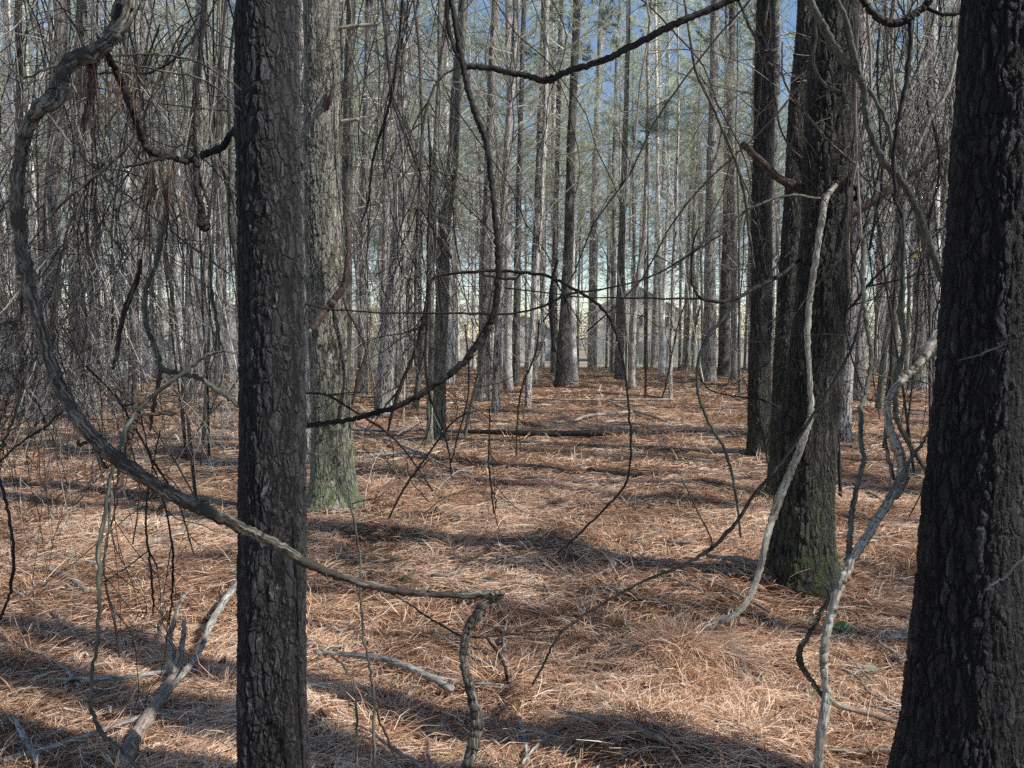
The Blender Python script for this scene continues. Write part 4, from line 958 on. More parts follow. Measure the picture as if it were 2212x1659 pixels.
ground_stick('fallen_branch', 'thick forked fallen branch lying at the bottom left', 'fallen branch', [
 ('stem', [(268, 1672, 32), (290, 1622, 30), (318, 1573, 27), (350, 1523, 22), (373, 1474, 19), (371, 1430, 15, .03), (364, 1395, 13, .06), (374, 1362, 10, .08), (392, 1308, 8, .12), (418, 1275, 6, .14)], None, .01),
 ('side_branch', [(378, 1462, 14), (388, 1428, 12, .04), (396, 1390, 10, .07), (399, 1352, 8, .1)], None, .01),
 ('side_branch', [(352, 1520, 11, .02), (395, 1470, 12, .04), (430, 1423, 11, .05), (448, 1378, 13, .06), (467, 1340, 14, .07), (493, 1300, 14, .08), (525, 1258, 14, .08)], M_stick_sp, .01),
 ('side_branch', [(350, 1560, 9), (380, 1564, 9), (405, 1566, 7)], None, .015)], M_stick)
ground_stick('cross_stick', 'straight thin stick lying across the forked fallen branch', 'fallen stick',
 [('stem', [(125, 1478, 6), (233, 1478, 9), (300, 1470, 8), (367, 1462, 10), (458, 1455, 7)], None, .02)], M_stick_sp)
ground_stick('speckled_stick', 'pale speckled stick on the floor right of the foreground trunk base', 'fallen stick', [
 ('stem', [(680, 1420, 8), (740, 1424, 9), (820, 1433, 12), (870, 1450, 13), (924, 1473, 13), (977, 1504, 14)], None, .02),
 ('side_branch', [(930, 1470, 7), (970, 1480, 8), (1020, 1486, 8), (1088, 1493, 7)], None, .01)], M_stick_sp)
sticks = [
 ('brown stick lying left of the foreground trunk in mid floor', [(313, 1186, 12), (377, 1166, 14), (420, 1143, 12), (465, 1130, 9)], 0),
 ('short brown stick at far left on the needles', [(97, 1236, 8), (147, 1256, 11), (190, 1287, 12)], 0),
 ('grey stick slanting out of the bottom left corner', [(30, 1560, 7), (53, 1606, 11), (85, 1662, 13)], 1),
 ('fallen limb with end resting against the mossy footed trunk', [(1528, 1209, 9), (1608, 1223, 14), (1674, 1245, 15)], 0),
 ('thin stick right under the mossy footed trunk foot', [(1638, 1253, 6), (1692, 1263, 9), (1755, 1281, 6)], 0),
 ('half buried dark stick at bottom centre right', [(1197, 1536, 7), (1270, 1563, 12), (1337, 1573, 13), (1430, 1612, 14)], 0),
 ('thin pale curved stick at the bottom centre', [(1128, 1662, 6), (1170, 1613, 6), (1220, 1580, 6), (1266, 1573, 5)], 1),
 ('short speckled stick poking from the bottom centre', [(1115, 1553, 7), (1130, 1590, 9), (1140, 1655, 9)], 1),
 ('knobbly pale short stick lying right of centre', [(1308, 1205, 8), (1326, 1222, 13), (1312, 1248, 12)], 0),
 ('long dark fallen log lying level in the centre distance', [(1008, 941, 8), (1060, 943, 9), (1120, 946, 10), (1200, 948, 11), (1300, 946, 12), (1372, 944, 11)], 3),
 ('thin dark log continuing left behind the twin stems', [(760, 936, 5), (840, 938, 6), (930, 937, 6), (1000, 942, 7)], 0),
 ('pale bleached branch on the far needles, centre', [(1198, 919, 4), (1240, 916, 5), (1270, 905, 5), (1330, 900, 6), (1365, 896, 5)], 2),
 ('thin pale stick beyond the long dark log at right', [(1310, 869, 3), (1350, 888, 4), (1390, 900, 5), (1433, 914, 4)], 2),
 ('long thin level stick on the far needles', [(1145, 868, 3), (1250, 869, 3), (1350, 868, 3), (1450, 868, 3)], 2),
 ('pale slanting stick under the debris of twigs', [(770, 925, 5), (840, 960, 6), (900, 985, 6), (960, 1010, 5), (1020, 1028, 4)], 2),
 ('grey stick lying right of the mossy trunk foot', [(772, 1000, 6), (820, 992, 7), (870, 988, 6), (930, 990, 4)], 1),
 ('pale short stick behind the vine foot at lower right', [(1925, 1390, 11), (1950, 1378, 12), (1978, 1362, 9)], 1),
 ('thin stick below the massive trunk on its left side', [(1895, 1395, 6), (1920, 1412, 7), (1950, 1432, 8)], 1),
 ('brown stick resting behind the forked vine', [(1800, 1158, 5), (1850, 1166, 6), (1900, 1168, 5), (1950, 1160, 4)], 0),
 ('thin curved stick at the right on the shaded needles', [(1800, 1045, 5), (1860, 1060, 6), (1905, 1085, 5), (1935, 1100, 4)], 0),
 ('long thin grey stick slanting through the lower left needles', [(0, 1380, 5), (70, 1415, 6), (130, 1446, 6), (170, 1490, 5)], 1),
 ('pale twig on the left needles above the cross stick', [(28, 1282, 5), (80, 1312, 5), (140, 1352, 5), (190, 1425, 4)], 1),
 ('small stick lying between the two trunks at left', [(350, 1068, 5), (400, 1075, 5), (440, 1084, 6), (500, 1100, 4)], 0),
 ('thin dark stick on the floor behind the looping branch', [(95, 962, 4), (180, 955, 5), (280, 952, 4), (400, 954, 4), (500, 957, 3)], 0),
 ('pale stick at far right near the massive trunk', [(1930, 1020, 4), (1965, 1010, 5), (2000, 1012, 4)], 1),
 ('short dark stick on the bright needles, centre right', [(1440, 1175, 5), (1480, 1180, 8), (1500, 1178, 6)], 0),
 ('small twig in the needles right of the long slender stem', [(1545, 1420, 4), (1590, 1416, 4), (1606, 1440, 4), (1610, 1460, 4)], 1),
 ('brown stick in the lower right corner of the floor', [(1780, 1630, 6), (1850, 1634, 8), (1935, 1632, 7)], 0),
 ('thick short broken limb leaning at the mossy footed trunk right side', [(1792, 1210, 12), (1805, 1232, 14), (1818, 1254, 12)], 0),
 ('low stick behind the debris, level and dark', [(700, 1066, 4), (735, 1040, 5), (770, 1020, 5), (800, 1015, 4)], 0),
]
SM = [M_stick, M_stick_sp, M_vpale, M_vdark]
for lab, pts, mi in sticks:
    ground_stick('fallen_stick', lab, 'fallen stick', [('stem', pts, None, .01)], SM[mi])
ground_stick('upright_twig', 'dark twig standing up out of the needles beside the drooping branch tip', 'twig',
 [('stem', [(1099, 1488, 8), (1090, 1450, 6, .05), (1076, 1420, 6, .1), (1050, 1385, 4, .16)], None, .0)], M_vdark)
# small random litter sticks
rs = random.Random(4)
for i in range(170):
    y = rs.uniform(2.8, 17); x = rs.uniform(-.6, .62) * y; a = rs.random() * 3.14; ln = rs.uniform(.15, .7) * (1 if y < 8 else 1.6)
    n = 7; P = []
    for k in range(n):
        f = k / (n - 1) - .5
        px_ = x + math.cos(a) * ln * f + rs.gauss(0, .012); py_ = y + math.sin(a) * ln * f + rs.gauss(0, .012)
        P.append((px_, py_, float(terrain(px_, py_)) + .032 + (k % 2) * .004))
    r = rs.uniform(.003, .011)
    mb = MB(); mb.tube(P, np.linspace(r, r * .5, n), 6, jit=.08)
    o = mb.build('small_stick', SM[i % 2]); tag(o, 'small loose stick half sunk in the needle litter', 'fallen stick', 'small sticks in the needle litter')

# debris of fine twigs right of the mossy trunk, each arching branch its own thing
for i in range(26):
    px, py = rs.uniform(690, 1010), rs.uniform(960, 1120)
    d = ground_at(px, py); p = at(px, py, d)
    mb = MB(); a = rs.random() * 6.28
    dv = np.array([math.cos(a), math.sin(a) * .6, rs.uniform(.1, 1.2)])
    P = curve_branch(p, dv, rs.uniform(.4, 1.4), 9, .13, -.05)
    P[:, 2] = np.maximum(P[:, 2], terrain(P[:, 0], P[:, 1]) + .01)
    mb.tube(P, np.linspace(.006, .002, 10), 5)
    for k in range(5):
        j = rs.randint(2, 8); S = curve_branch(P[j], (P[j + 1] - P[j]) * 8 + rand_unit() * .8, rs.uniform(.15, .5), 4, .15, -.03)
        mb.tube(S, np.linspace(.003, .0012, 5), 4, cap=False)
    o = mb.build('brush_twig', [M_twig_d, M_twig, M_stick][i % 3]); tag(o, 'dry arching twig in the brush pile right of the mossy trunk foot', 'twig', 'twigs of the brush pile')

# ------------------------------------------------------------------ small things on the floor
def leaf_at(px, py, size, colr, label, rot=0.0, up=.01, d=None, tilt=.3, name='leaf', cat='leaf'):
    dd = d or ground_at(px, py); p = at(px, py, dd) + np.array([0, 0, up])
    n = 9; V = []; 
    for i in range(n):
        f = i / (n - 1); w = size * .32 * math.sin(PI * f) ** .8 + .0006
        x = (f - .5) * size; z = .15 * size * math.sin(PI * f)
        V += [(x, -w, z + .12 * w), (x, 0, z - .15 * w), (x, w, z + .12 * w)]
    Q = [(i * 3 + k, i * 3 + 3 + k, i * 3 + 4 + k, i * 3 + 1 + k) for i in range(n - 1) for k in (0, 1)]
    R_ = (Matrix.Rotation(rot, 3, 'Z') @ Matrix.Rotation(tilt, 3, 'X'))
    V = np.array([R_ @ Vector(v) for v in V])
    mb = MB(); mb.add(V, Q); o = mb.build(name, simple('leaf ' + label[:20], colr, .5, .35, 60)); o.location = p
    return tag(o, label, cat)
leaf_at(1681, 1242, .085, (.42, .14, .03), 'curled orange brown leaf at the mossy footed trunk base', 1.3, .03, None, 1.1)
leaf_at(1822, 1366, .11, (.05, .12, .035), 'dark green leaf lying behind the pale forked vine', -.2, .02, None, .5)
leaf_at(1640, 1480, .06, (.10, .13, .08), 'small grey green leaf on the needles at right', .1, .02, None, .3)
leaf_at(1880, 1452, .07, (.13, .17, .11), 'pale green curled leaf left of the massive trunk', .4, .02, None, .6)
leaf_at(1986, 539, .034, (.40, .36, .07), 'upper yellow leaf hanging among the vines at right', .3, 0, 3.6, 1.3)
leaf_at(1974, 553, .030, (.40, .36, .07), 'lower yellow leaf hanging among the vines at right', -.5, 0, 3.6, 1.2)
for px, py, s in ((1515, 1420, .06), (455, 1575, .07), (1075, 1100, .05), (1695, 1545, .07), (310, 1395, .07), (1560, 1300, .07), (240, 1560, .08), (1010, 1560, .07), (1400, 1500, .06), (700, 1550, .07), (1850, 1250, .07), (130, 1130, .07)):
    leaf_at(px, py, s, (.17, .09, .055), 'dry brown leaf lying on the pine needles', rs.random() * 6, .02, None, rs.uniform(-.5, .6)).__setitem__('group', 'dry brown leaves on the needles')
for i in range(46):
    y_ = rs.uniform(2.9, 9); px_ = rs.uniform(20, 2190); py_ = HZ + CAMZ * FPX / y_
    if py_ > 1650: py_ = rs.uniform(1200, 1650)
    leaf_at(px_, py_, rs.uniform(.04, .08), rs.choice([(.12, .075, .05), (.22, .15, .10), (.30, .25, .19), (.08, .055, .045)]), 'curled dead leaf or bark flake among the needles', rs.random() * 6, .025, None, rs.uniform(-.7, .7), 'leaf_fragment', 'leaf').__setitem__('group', 'leaf and bark fragments on the floor')
def green_tuft(px, py, label, s=1.0, ang=0.0):
    d = ground_at(px, py); p = at(px, py, d); mb = MB(); m = 46
    dv = np.stack([np.cos(ang + RNG.normal(size=m) * .35), np.sin(ang + RNG.normal(size=m) * .35), RNG.uniform(.0, .45, m)], -1)
    dv /= np.linalg.norm(dv, axis=1, keepdims=True)
    needles(mb, np.tile([0, 0, .02], (m, 1)) + RNG.normal(size=(m, 3)) * .008, dv, RNG.uniform(.1, .17, m) * s, np.full(m, .003), col=RNG.random(m), droop=.1)
    o = mb.build('green_needle_tuft', M_green); o.location = p; tag(o, label, 'pine needles')
green_tuft(860, 1258, 'dark green fresh needle tuft just above the branch near the trunk', 1, .2)
green_tuft(845, 1220, 'pale green needle tuft on the floor behind the branch', .8, 1.4)
green_tuft(1045, 1262, 'thin green needle tuft right of the branch tip', .8, .1)
green_tuft(1985, 1075, 'green needle tuft left of the massive trunk at mid height', 1.2, 2.9)
green_tuft(1745, 1550 - 40, 'green needle sprig below the kinked side stem', .8, .0)
def pine_cone(px, py, label, s=1.0):
    d = ground_at(px, py); p = at(px, py, d); mb = MB()
    L0 = .07 * s
    mb.tube([(-L0 / 2, 0, 0), (0, 0, 0), (L0 / 2, 0, 0)], [.012 * s, .018 * s, .006 * s], 8)
    for i in range(60):
        f = i / 60; x = (f - .5) * L0; a = i * 2.4; r = .022 * s * math.sin(PI * (.12 + .85 * f)) + .004
        c = np.array([0, math.cos(a), math.sin(a)]); t_ = np.cross([1, 0, 0], c)
        b0 = np.array([x, 0, 0]) + c * r * .4; tp = np.array([x + .006 * s, 0, 0]) + c * (r + .006 * s)
        w = .006 * s
        mb.add(np.array([b0 - t_ * w * .5, b0 + t_ * w * .5, tp + t_ * w, tp - t_ * w, tp + np.array([.004 * s, 0, 0]) - c * .002]), [(0, 1, 2, 3)], [(3, 2, 4)])
    o = mb.build('pine_cone', M_stick, smooth=False); o.location = p + np.array([0, 0, .022 * s]); o.rotation_euler = (0, 0, rs.random() * 6)
    tag(o, label, 'pine cone')
pine_cone(804, 1222, 'grey pine cone on the floor behind the branch near the mossy trunk')
pine_cone(1283, 1353, 'pine cone in the bright needle patch right of centre')
pine_cone(1277, 1200 - 180, 'pine cone far back on the central floor', 1.2)
pine_cone(1318, 1040, 'pine cone near the arching vine on the floor', 1.2)
pine_cone(1945, 1440, 'opened pine cone at the left foot of the massive trunk', 1.3)

# ------------------------------------------------------------------ understory: saplings, vines, bushes (variants, copied)
def grow(mb, p, d, ln, r, lev, spread=.6, wob=.13, lift=.02):
    n = 6
    P = curve_branch(p, d, ln, n, wob, lift)
    mb.tube(P, np.linspace(r, r * .45, n + 1), 5 if r > .01 else 3, cap=False)
    if lev <= 0: return
    for k in range(random.randint(3, 5)):
        i = random.randint(2, n)
        dd = P[i] - P[i - 1]; dd /= np.linalg.norm(dd)
        grow(mb, P[i], dd + rand_unit() * spread, ln * random.uniform(.35, .65), max(r * .45, .0016), lev - 1, spread, wob, lift)
def sapling_mesh():
    mb = MB(); grow(mb, np.array([0, 0, -.05]), np.array([random.gauss(0, .12), random.gauss(0, .12), 1.]), random.uniform(4.5, 7), random.uniform(.014, .024), 3, .5, .03, .03); return mb
def bush_mesh():
    mb = MB()
    for k in range(9): grow(mb, np.array([random.gauss(0, .15), random.gauss(0, .15), -.05]), np.array([random.gauss(0, .45), random.gauss(0, .45), 1.]), random.uniform(.9, 2.0), .006, 2, .6, .10, .02)
    return mb
def hang_mesh():
    mb = MB()
    for k in range(5):
        x0, y0 = random.uniform(-1.5, 1.5), random.uniform(-1, 1); h = random.uniform(6, 11)
        P = [np.array([x0, y0, h])]; dx = random.uniform(-.25, .25)
        while P[-1][2] > random.uniform(.0, 2.5) and len(P) < 40:
            P.append(P[-1] + np.array([dx * .3 + random.gauss(0, .05), random.gauss(0, .04), -.33])); dx += random.gauss(0, .18); dx *= .9
        P = smooth_path(P, 2); mb.tube(P, np.linspace(.009, .005, len(P)), 4, cap=False)
        for j in range(8):
            i = random.randint(3, len(P) - 2); S = curve_branch(P[i], rand_unit() + np.array([0, 0, -.3]), random.uniform(.4, 1.3), 5, .18, -.04); mb.tube(S, np.linspace(.004, .0018, 6), 3, cap=False)
    return mb
SAPS = [sapling_mesh().mesh('stem', [M_ftwig, M_ftwig_d][i % 2]) for i in range(7)]
BUSH = [bush_mesh().mesh('stems', [M_ftwig, M_ftwig_d, M_ftwig][i % 3]) for i in range(5)]
HANG = [hang_mesh().mesh('strands', [M_ftwig, M_ftwig_d][i % 2]) for i in range(6)]

def recolour(me, name, mat):
    c = me.copy(); c.name = name; c.materials.clear(); c.materials.append(mat); return c
SAPS_N = [recolour(m_, 'stem', [M_twig_d, M_vgreen, M_vdark][i % 3]) for i, m_ in enumerate(SAPS)]
HANG_N = [recolour(m_, 'strands', [M_twig_d, M_vdark, M_stick][i % 3]) for i, m_ in enumerate(HANG)]
R2 = random.Random(21)
def far_enough(x, y, lst, m):
    return all((x - a) ** 2 + (y - b) ** 2 > m * m for a, b in lst)
# background pines, nearest first
cands = []
tries = 0
placed = list(HAND_XY)
labs = [('straight slender pine trunk among the crowd of mid distance trunks', 'mid distance pines behind the foreground vines'),
        ('thin pale far off pine trunk in the packed background of the wood', 'far pines at the back of the wood'),
        ('unseen pine standing beyond the right edge whose crown throws the dappled shade', 'pines outside the frame to the right')]
while len(cands) < 280 and tries < 60000:
    tries += 1
    y = math.sqrt(R2.random() * (62 ** 2 - 13 ** 2) + 13 ** 2)
    x = R2.uniform(-.74, .74) * y
    # keep the open centre of the photograph open
    if y < 19 and -1.0 < x < 6.0: continue
    if y < 24 and .02 < x / y < .32 and R2.random() < .8: continue
    if y < 15 and abs(x / y) < .55: continue
    
    if y > 24 and .132 < x / y < .205 and R2.random() < .25: continue
    if not far_enough(x, y, placed, 1.5 + y * .008): continue
    placed.append((x, y)); cands.append((x, y))
cands.sort(key=lambda c: c[1])
for i, (x, y) in enumerate(cands):
    k = 0 if y < 30 else 1
    place_pine(x, y, i, labs[k][0], labs[k][1], s=R2.uniform(.92, 1.15), girth=R2.uniform(.75, 1.4) if y < 32 else R2.uniform(.6, 1.15), far=y > 19, crown=y > 15)
# unseen pines right of the frame for dappled shade, dead twigs left off
out = []
tries = 0
while len(out) < 27 and tries < 20000:
    tries += 1
    x = R2.uniform(3.2, 27); y = R2.uniform(-12, 22)
    if x < .72 * y + .8 : continue
    if not far_enough(x, y, placed, 1.9): continue
    placed.append((x, y)); out.append((x, y))
for i, (x, y) in enumerate(out):
    place_pine(x, y, i, labs[2][0], labs[2][1], s=R2.uniform(.92, 1.1), girth=R2.uniform(1.1, 1.9), twigs=False)

def scatter(meshes, n, y0, y1, name, part, label, cat, group, xr=(-.72, .72), sc=(.8, 1.2), clear=True, md=.5):
    done = 0; tr = 0
    while done < n and tr < 20000:
        tr += 1
        y = math.sqrt(R2.random() * (y1 ** 2 - y0 ** 2) + y0 ** 2); x = R2.uniform(*xr) * y
        if clear and y < 22 and -.12 < x / y < .33: continue
        if not far_enough(x, y, placed, md): continue
        t = thing(name, label, cat, (x, y, float(terrain(x, y))), group); t.rotation_euler = (0, 0, R2.random() * 6.28)
        s = R2.uniform(*sc); o = link_mesh(part, R2.choice(meshes), t); o.scale = (s, s, s); done += 1
scatter(SAPS, 52, 12, 30, 'bare_sapling', 'stem', 'bare thin branching sapling in the mid distance tangle', 'sapling', 'bare saplings in the mid distance')
scatter(SAPS, 60, 30, 55, 'bare_sapling', 'stem', 'tiny looking bare sapling far back among the trunks', 'sapling', 'bare saplings far back')
scatter(HANG, 26, 11, 28, 'vine_tangle', 'strands', 'tangle of thin bare vines hanging between the left hand trunks', 'vine', 'vine tangles at left', xr=(-.7, -.05))
scatter(HANG, 16, 9, 26, 'vine_tangle', 'strands', 'tangle of thin bare vines hanging between the right hand trunks', 'vine', 'vine tangles at right', xr=(.36, .7))
scatter(BUSH, 44, 13, 30, 'bare_bush', 'stems', 'low bare brushy bush under the left hand trunks', 'bush', 'bare bushes at left', xr=(-.72, -.1))
scatter(BUSH, 70, 30, 58, 'bare_bush', 'stems', 'low bare brushy bush at the far edge of the wood', 'bush', 'bare bushes at the wood edge', sc=(1, 1.8))

scatter(HANG_N, 13, 4.5, 9, 'vine_tangle', 'strands', 'near tangle of bare hanging vines in front of the left hand trunks', 'vine', 'near vine tangles at left', xr=(-.68, -.36), clear=False)
scatter(HANG_N, 5, 5.5, 9, 'vine_tangle', 'strands', 'near tangle of bare hanging vines in the upper right', 'vine', 'near vine tangles at right', xr=(.40, .62), clear=False)
scatter(HANG_N, 6, 8, 12, 'vine_tangle', 'strands', 'tangle of hanging vines around the smooth twin stems', 'vine', 'vine tangles round the twin stems', xr=(-.18, -.06), clear=False)
scatter(SAPS_N, 6, 6.5, 12, 'bare_sapling', 'stem', 'bare thin sapling close by among the right hand vines', 'sapling', 'near bare saplings at right', xr=(.40, .62), clear=False)
scatter(SAPS_N, 5, 7, 12, 'bare_sapling', 'stem', 'bare thin sapling close by among the left hand vines', 'sapling', 'near bare saplings at left', xr=(-.66, -.34), clear=False)
def fine_mesh():
    mb = MB()
    for k in range(9):
        p0 = np.array([random.gauss(0, .12), random.gauss(0, .12), 0.])
        P = curve_branch(p0, np.array([random.gauss(0, .5), random.gauss(0, .4), -1.]), random.uniform(.6, 1.7), 12, .13, -.05)
        mb.tube(P, np.linspace(.0032, .0010, 13), 4, cap=False)
        for j in range(7):
            i = random.randint(1, 10); S = curve_branch(P[i], (P[i + 1] - P[i]) * 8 + rand_unit() * .9, random.uniform(.12, .5), 6, .2, -.04)
            mb.tube(S, np.linspace(.0018, .0007, 7), 3, cap=False)
            if random.random() < .6: mb.tube(curve_branch(S[3], rand_unit() + np.array([0, 0, -.4]), random.uniform(.08, .25), 4, .2, -.03), np.linspace(.0011, .0006, 5), 3, cap=False)
    return mb
FINE = [fine_mesh().mesh('strands', [M_twig_d, M_twig_d, M_twig][i % 3]) for i in range(6)]
def fine_at(px, py, d, i, label, group):
    p = at(px, py, d); t = thing('hanging_twigs', label, 'twigs', p, group); t.rotation_euler = (R2.gauss(0, .15), R2.gauss(0, .15), R2.random() * 6.28)
    o = link_mesh('strands', FINE[i % 6], t); s_ = R2.uniform(.7, 1.2) * (.6 + d * .12); o.scale = (s_, s_, s_)
for i in range(26):
    fine_at(R2.uniform(-20, 490), R2.uniform(-60, 780), R2.uniform(2.9, 5.5), i, 'spray of hair thin bare twigs hanging in the left hand tangle', 'fine hanging twigs at left')
for i in range(7):
    fine_at(R2.uniform(840, 960), R2.uniform(-40, 560), R2.uniform(5, 8), i, 'spray of hair thin bare twigs hanging near the smooth twin stems', 'fine hanging twigs near the twin stems')
for i in range(12):
    fine_at(R2.uniform(1880, 2080), R2.uniform(-60, 600), R2.uniform(3.6, 7), i, 'spray of hair thin bare twigs hanging among the right hand vines', 'fine hanging twigs at right')
# young green pine hanging over the far centre
def green_bough(px, py, d, label, n=26, spread=(70, 30)):
    c = at(px, py, d); t = thing('pine_sapling', label, 'pine sapling', (c[0], c[1], float(terrain(c[0], c[1]))))
    zc = c[2] - float(terrain(c[0], c[1]))
    mb = MB(); mb.tube([(0, 0, -.1), (.03, 0, zc * .5), (0, .02, zc + .5)], [.03, .022, .006], 6)
    nd = MB(); B = []; D = []
    for i in range(n):
        z = zc + random.gauss(0, spread[1] * pxm(d)); a = random.random() * 6.28
        ln = abs(random.gauss(0, spread[0] * pxm(d))) + .3
        P = curve_branch(np.array([0, 0, z]), np.array([math.cos(a), math.sin(a), .15]), ln, 6, .1, .01); mb.tube(P, np.linspace(.007, .003, 7), 3, cap=False)
        for q in range(2, 7):
            for w in range(2):
                m = 18; r = RNG.normal(size=(m, 3)) * .7 + (P[q] - P[q - 1]) * 5; r /= np.linalg.norm(r, axis=1, keepdims=True)
                B.append(np.repeat(P[q][None], m, 0) + RNG.normal(size=(m, 3)) * .06); D.append(r)
    B = np.vstack(B); D = np.vstack(D); k = len(B)
    needles(nd, B, D, RNG.uniform(.12, .2, k), np.full(k, .005), col=RNG.random(k) * .6)
    mb.build('trunk', M_pine_d, t); nd.build('foliage', M_crown, t)
green_bough(1400, 275, 19, 'young pine with dense dark green needles high in the centre right')
green_bough(180, 250, 24, 'young pine with soft green needles high at the left', 20)

# ------------------------------------------------------------------ houses beyond the trees
def box(mb, x0, x1, y0, y1, z0, z1):
    V = [(x, y, z) for z in (z0, z1) for y in (y0, y1) for x in (x0, x1)]
    Q = [(0, 2, 3, 1), (4, 5, 7, 6), (0, 1, 5, 4), (1, 3, 7, 5), (3, 2, 6, 7), (2, 0, 4, 6)]
    mb.add(np.array(V, float), Q)
def siding(name, colr):
    m, nt, out = newmat(name)
    tc = N(nt, 'ShaderNodeTexCoord'); wv = N(nt, 'ShaderNodeTexWave', wave_type='BANDS', bands_direction='Z', wave_profile='SAW', i_Scale=1.6)
    L(nt, tc.outputs['Object'], wv.inputs['Vector'])
    n1 = N(nt, 'ShaderNodeTexNoise', i_Scale=2.0, i_Detail=4.0); L(nt, tc.outputs['Object'], n1.inputs['Vector'])
    c = mix(nt, 1.0, colr, ramp(nt, n1.outputs[0], [(.3, .85), (.7, 1.05)]).outputs[0], 'MULTIPLY')
    b = N(nt, 'ShaderNodeBsdfPrincipled', i_Roughness=.6); L(nt, c, b.inputs['Base Color']); L(nt, b.outputs[0], out.inputs[0])
    bp = N(nt, 'ShaderNodeBump', i_Strength=.5, i_Distance=.02); L(nt, wv.outputs[0], bp.inputs['Height']); L(nt, bp.outputs[0], b.inputs['Normal'])
    return m
def house(x, y, w, h, dp, pitch, colr, roofc, label, windows, name='house'):
    z = float(terrain(x, y)); t = thing(name, label, 'house', (x, y, z))
    mb = MB(); box(mb, -w / 2, w / 2, 0, dp, -.2, h)
    rise = w / 2 * pitch
    mb.add(np.array([(-w / 2, 0, h), (w / 2, 0, h), (0, 0, h + rise), (-w / 2, dp, h), (w / 2, dp, h), (0, dp, h + rise)]), None, [(0, 1, 2), (4, 3, 5)])
    mb.build('wall', siding('siding ' + name + str(x), colr), t, smooth=False)
    rf = MB(); o_ = .35
    for s in (-1, 1):
        e = np.array([s * (w / 2 + o_), 0, h - o_ * pitch + .06]); r = np.array([0, 0, h + rise + .06])
        V = []
        for dz in (0, .14):
            for yy in (-o_, dp + o_):
                V += [(e[0], yy, e[2] + dz), (r[0], yy, r[2] + dz)]
        rf.add(np.array(V), [(0, 1, 3, 2), (4, 6, 7, 5), (0, 4, 5, 1), (2, 3, 7, 6), (0, 2, 6, 4)])
    rf.build('roof', simple('roof ' + str(x), roofc, .9, .2, 6), t, smooth=False)
    for wx, wz, ww, wh in windows:
        f = MB()
        for a in ((wx - ww / 2 - .1, wx + ww / 2 + .1, wz + wh / 2, wz + wh / 2 + .1), (wx - ww / 2 - .1, wx + ww / 2 + .1, wz - wh / 2 - .1, wz - wh / 2),
                  (wx - ww / 2 - .1, wx - ww / 2, wz - wh / 2, wz + wh / 2), (wx + ww / 2, wx + ww / 2 + .1, wz - wh / 2, wz + wh / 2)):
            box(f, a[0], a[1], -.06, -.003, a[2], a[3])
        fo = f.build('window', simple('window frame' + str(wx + x), (.7, .7, .68), .5, .05), t, smooth=False)
        g = MB(); box(g, wx - ww / 2, wx + ww / 2, -.03, -.004, wz - wh / 2, wz + wh / 2)
        g.build('pane', simple('pane' + str(wx + x), (.05, .07, .09), .1, .2, spec=.8), fo, smooth=False)
    return t
house(14.0, 88, 9.5, 5.6, 9, .55, (.62, .56, .48), (.34, .31, .29), 'cream gabled house beyond the trees right of centre', [(-2.2, 1.6, 1.2, 1.4), (2.2, 1.6, 1.2, 1.4), (0, 4.6, 1.1, 1.2), (-3, 4.4, 1, 1.2), (3, 4.4, 1, 1.2)])
house(-36.0, 92, 15, 4.2, 9, .35, (.74, .73, .70), (.25, .24, .23), 'white house glimpsed between the left hand trunks', [(-4, 1.8, 1.4, 1.4), (0, 1.8, 1.4, 1.4), (4, 1.8, 1.4, 1.4)])
house(1.5, 96, 8, 3.2, 8, .5, (.70, .68, .66), (.33, .22, .18), 'low white building glimpsed behind the centre trunks', [(-2, 1.6, 1.1, 1.2), (2, 1.6, 1.1, 1.2)], 'outbuilding')
# blue grey panel fence in front of the gabled house
z = float(terrain(14, 80)); fn = thing('panel_fence', 'blue grey panel fence in front of the cream gabled house', 'fence', (14, 80, z))
for i in range(6):
    mb = MB(); box(mb, -5.4 + i * 1.8 + .06, -5.4 + (i + 1) * 1.8 - .06, -.02, .02, .1, 2.3); mb.build('panel', simple('fence panel' + str(i), (.38, .39, .37), .7, .1, 3), fn, smooth=False)
    mb = MB(); box(mb, -5.4 + i * 1.8 - .06, -5.4 + i * 1.8 + .06, -.06, .06, 0, 2.4); mb.build('post', simple('fence post' + str(i), (.35, .36, .35), .7, .1, 3), fn, smooth=False)
# slanting yellowish dead trunk near the wood edge
ground_stick('leaning_dead_trunk', 'tan bare trunk leaning between the close pair and the house', 'dead trunk',
 [('stem', [(1488, 800, 6), (1494, 760, 5, .6), (1500, 720, 5, .95), (1512, 670, 4, 1.1)], None, .0)], simple('yellow dead wood', (.36, .30, .22), .8, .3, 8))

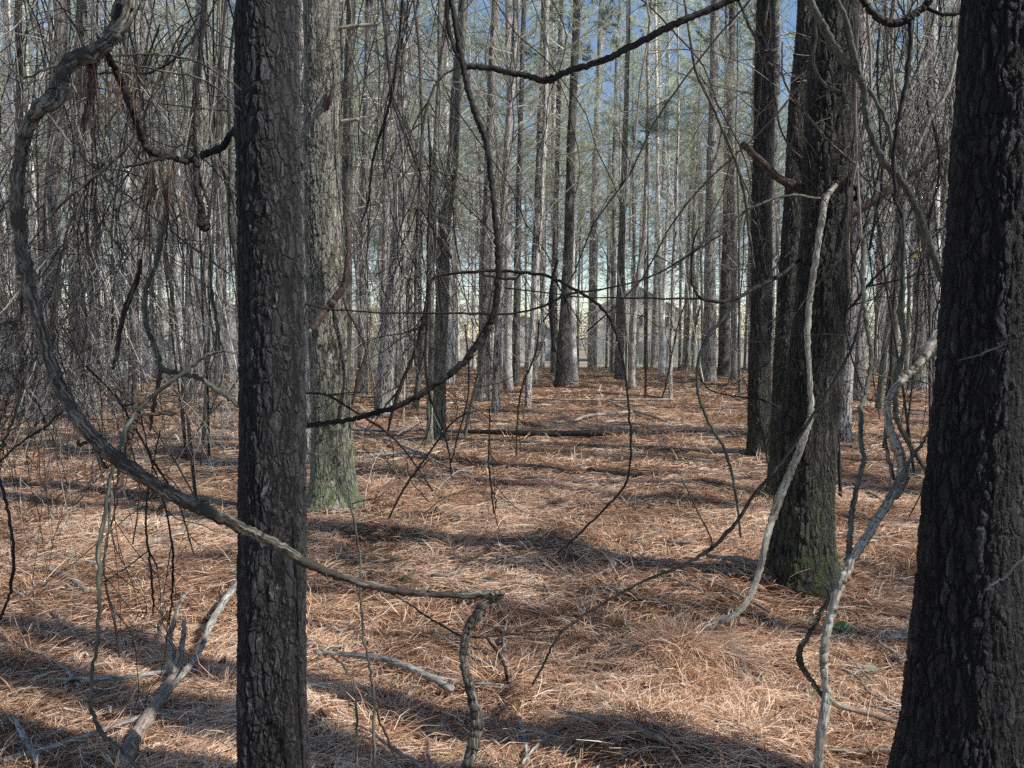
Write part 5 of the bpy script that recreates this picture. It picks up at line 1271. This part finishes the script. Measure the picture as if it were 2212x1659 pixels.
# far brush line along the field edge: one mass nobody could count
def far_wood():
    rng = np.random.default_rng(9); mb = MB(); n = 90000
    a = rng.uniform(-.9, .9, n); r = rng.uniform(150, 175, n)
    hgt = 5.5 + 4.0 * vnoise(a * 40 + 5, a * 0 + 2) + 2 * vnoise(a * 130, a * 0 + 8)
    zz = rng.random(n) ** .8 * hgt
    base = np.stack([np.sin(a) * r, np.cos(a) * r, zz - 1.6], -1)
    d = rng.normal(size=(n, 3)) + np.array([0, 0, 1.]); d /= np.linalg.norm(d, axis=1, keepdims=True)
    needles(mb, base, d, rng.uniform(.5, 1.2, n), rng.uniform(.05, .16, n), rng, rng.random(n))
    o = mb.build('far_wood', leaf_material('haze tinted far wood', [(0., (.24, .22, .21)), (1., (.42, .41, .40))], .3)); tag(o, 'haze tinted line of far off bare wood along the field', 'woodland', kind='stuff')  # distance haze put into the pale grey colour
far_wood()

# ------------------------------------------------------------------ light
SUN_EL, SUN_AZ = 44.0, -22.0        # azimuth from +X towards +Y
a, e = math.radians(SUN_AZ), math.radians(SUN_EL)
to_sun = Vector((math.cos(e) * math.cos(a), math.cos(e) * math.sin(a), math.sin(e)))
sd = bpy.data.lights.new('sun', 'SUN'); sd.energy = 5.0; sd.angle = math.radians(.5); sd.color = (1.0, .965, .90)
so = bpy.data.objects.new('sun', sd); COL.objects.link(so); so.rotation_euler = to_sun.to_track_quat('Z', 'Y').to_euler(); so.location = (20, -5, 30)
w = bpy.data.worlds.new('World'); scn.world = w; w.use_nodes = True
nt = w.node_tree; nt.nodes.clear()
sky = nt.nodes.new('ShaderNodeTexSky'); sky.sky_type = 'NISHITA'; sky.sun_disc = False
sky.sun_elevation = e; sky.sun_rotation = math.atan2(to_sun.x, to_sun.y); sky.air_density = 1.0; sky.dust_density = 0.0; sky.ozone_density = 1.0
bg = nt.nodes.new('ShaderNodeBackground'); bg.inputs[1].default_value = .15
ow = nt.nodes.new('ShaderNodeOutputWorld'); nt.links.new(sky.outputs[0], bg.inputs[0]); nt.links.new(bg.outputs[0], ow.inputs[0])
scn.view_settings.view_transform = 'Standard'; scn.view_settings.look = 'None'; scn.view_settings.exposure = 0; scn.view_settings.gamma = 1
scn.cycles.use_denoising = False; scn.cycles.use_adaptive_sampling = True; scn.cycles.adaptive_threshold = .03; scn.cycles.max_bounces = 6; scn.cycles.diffuse_bounces = 4; scn.cycles.transmission_bounces = 4
print('objects', len(bpy.data.objects))
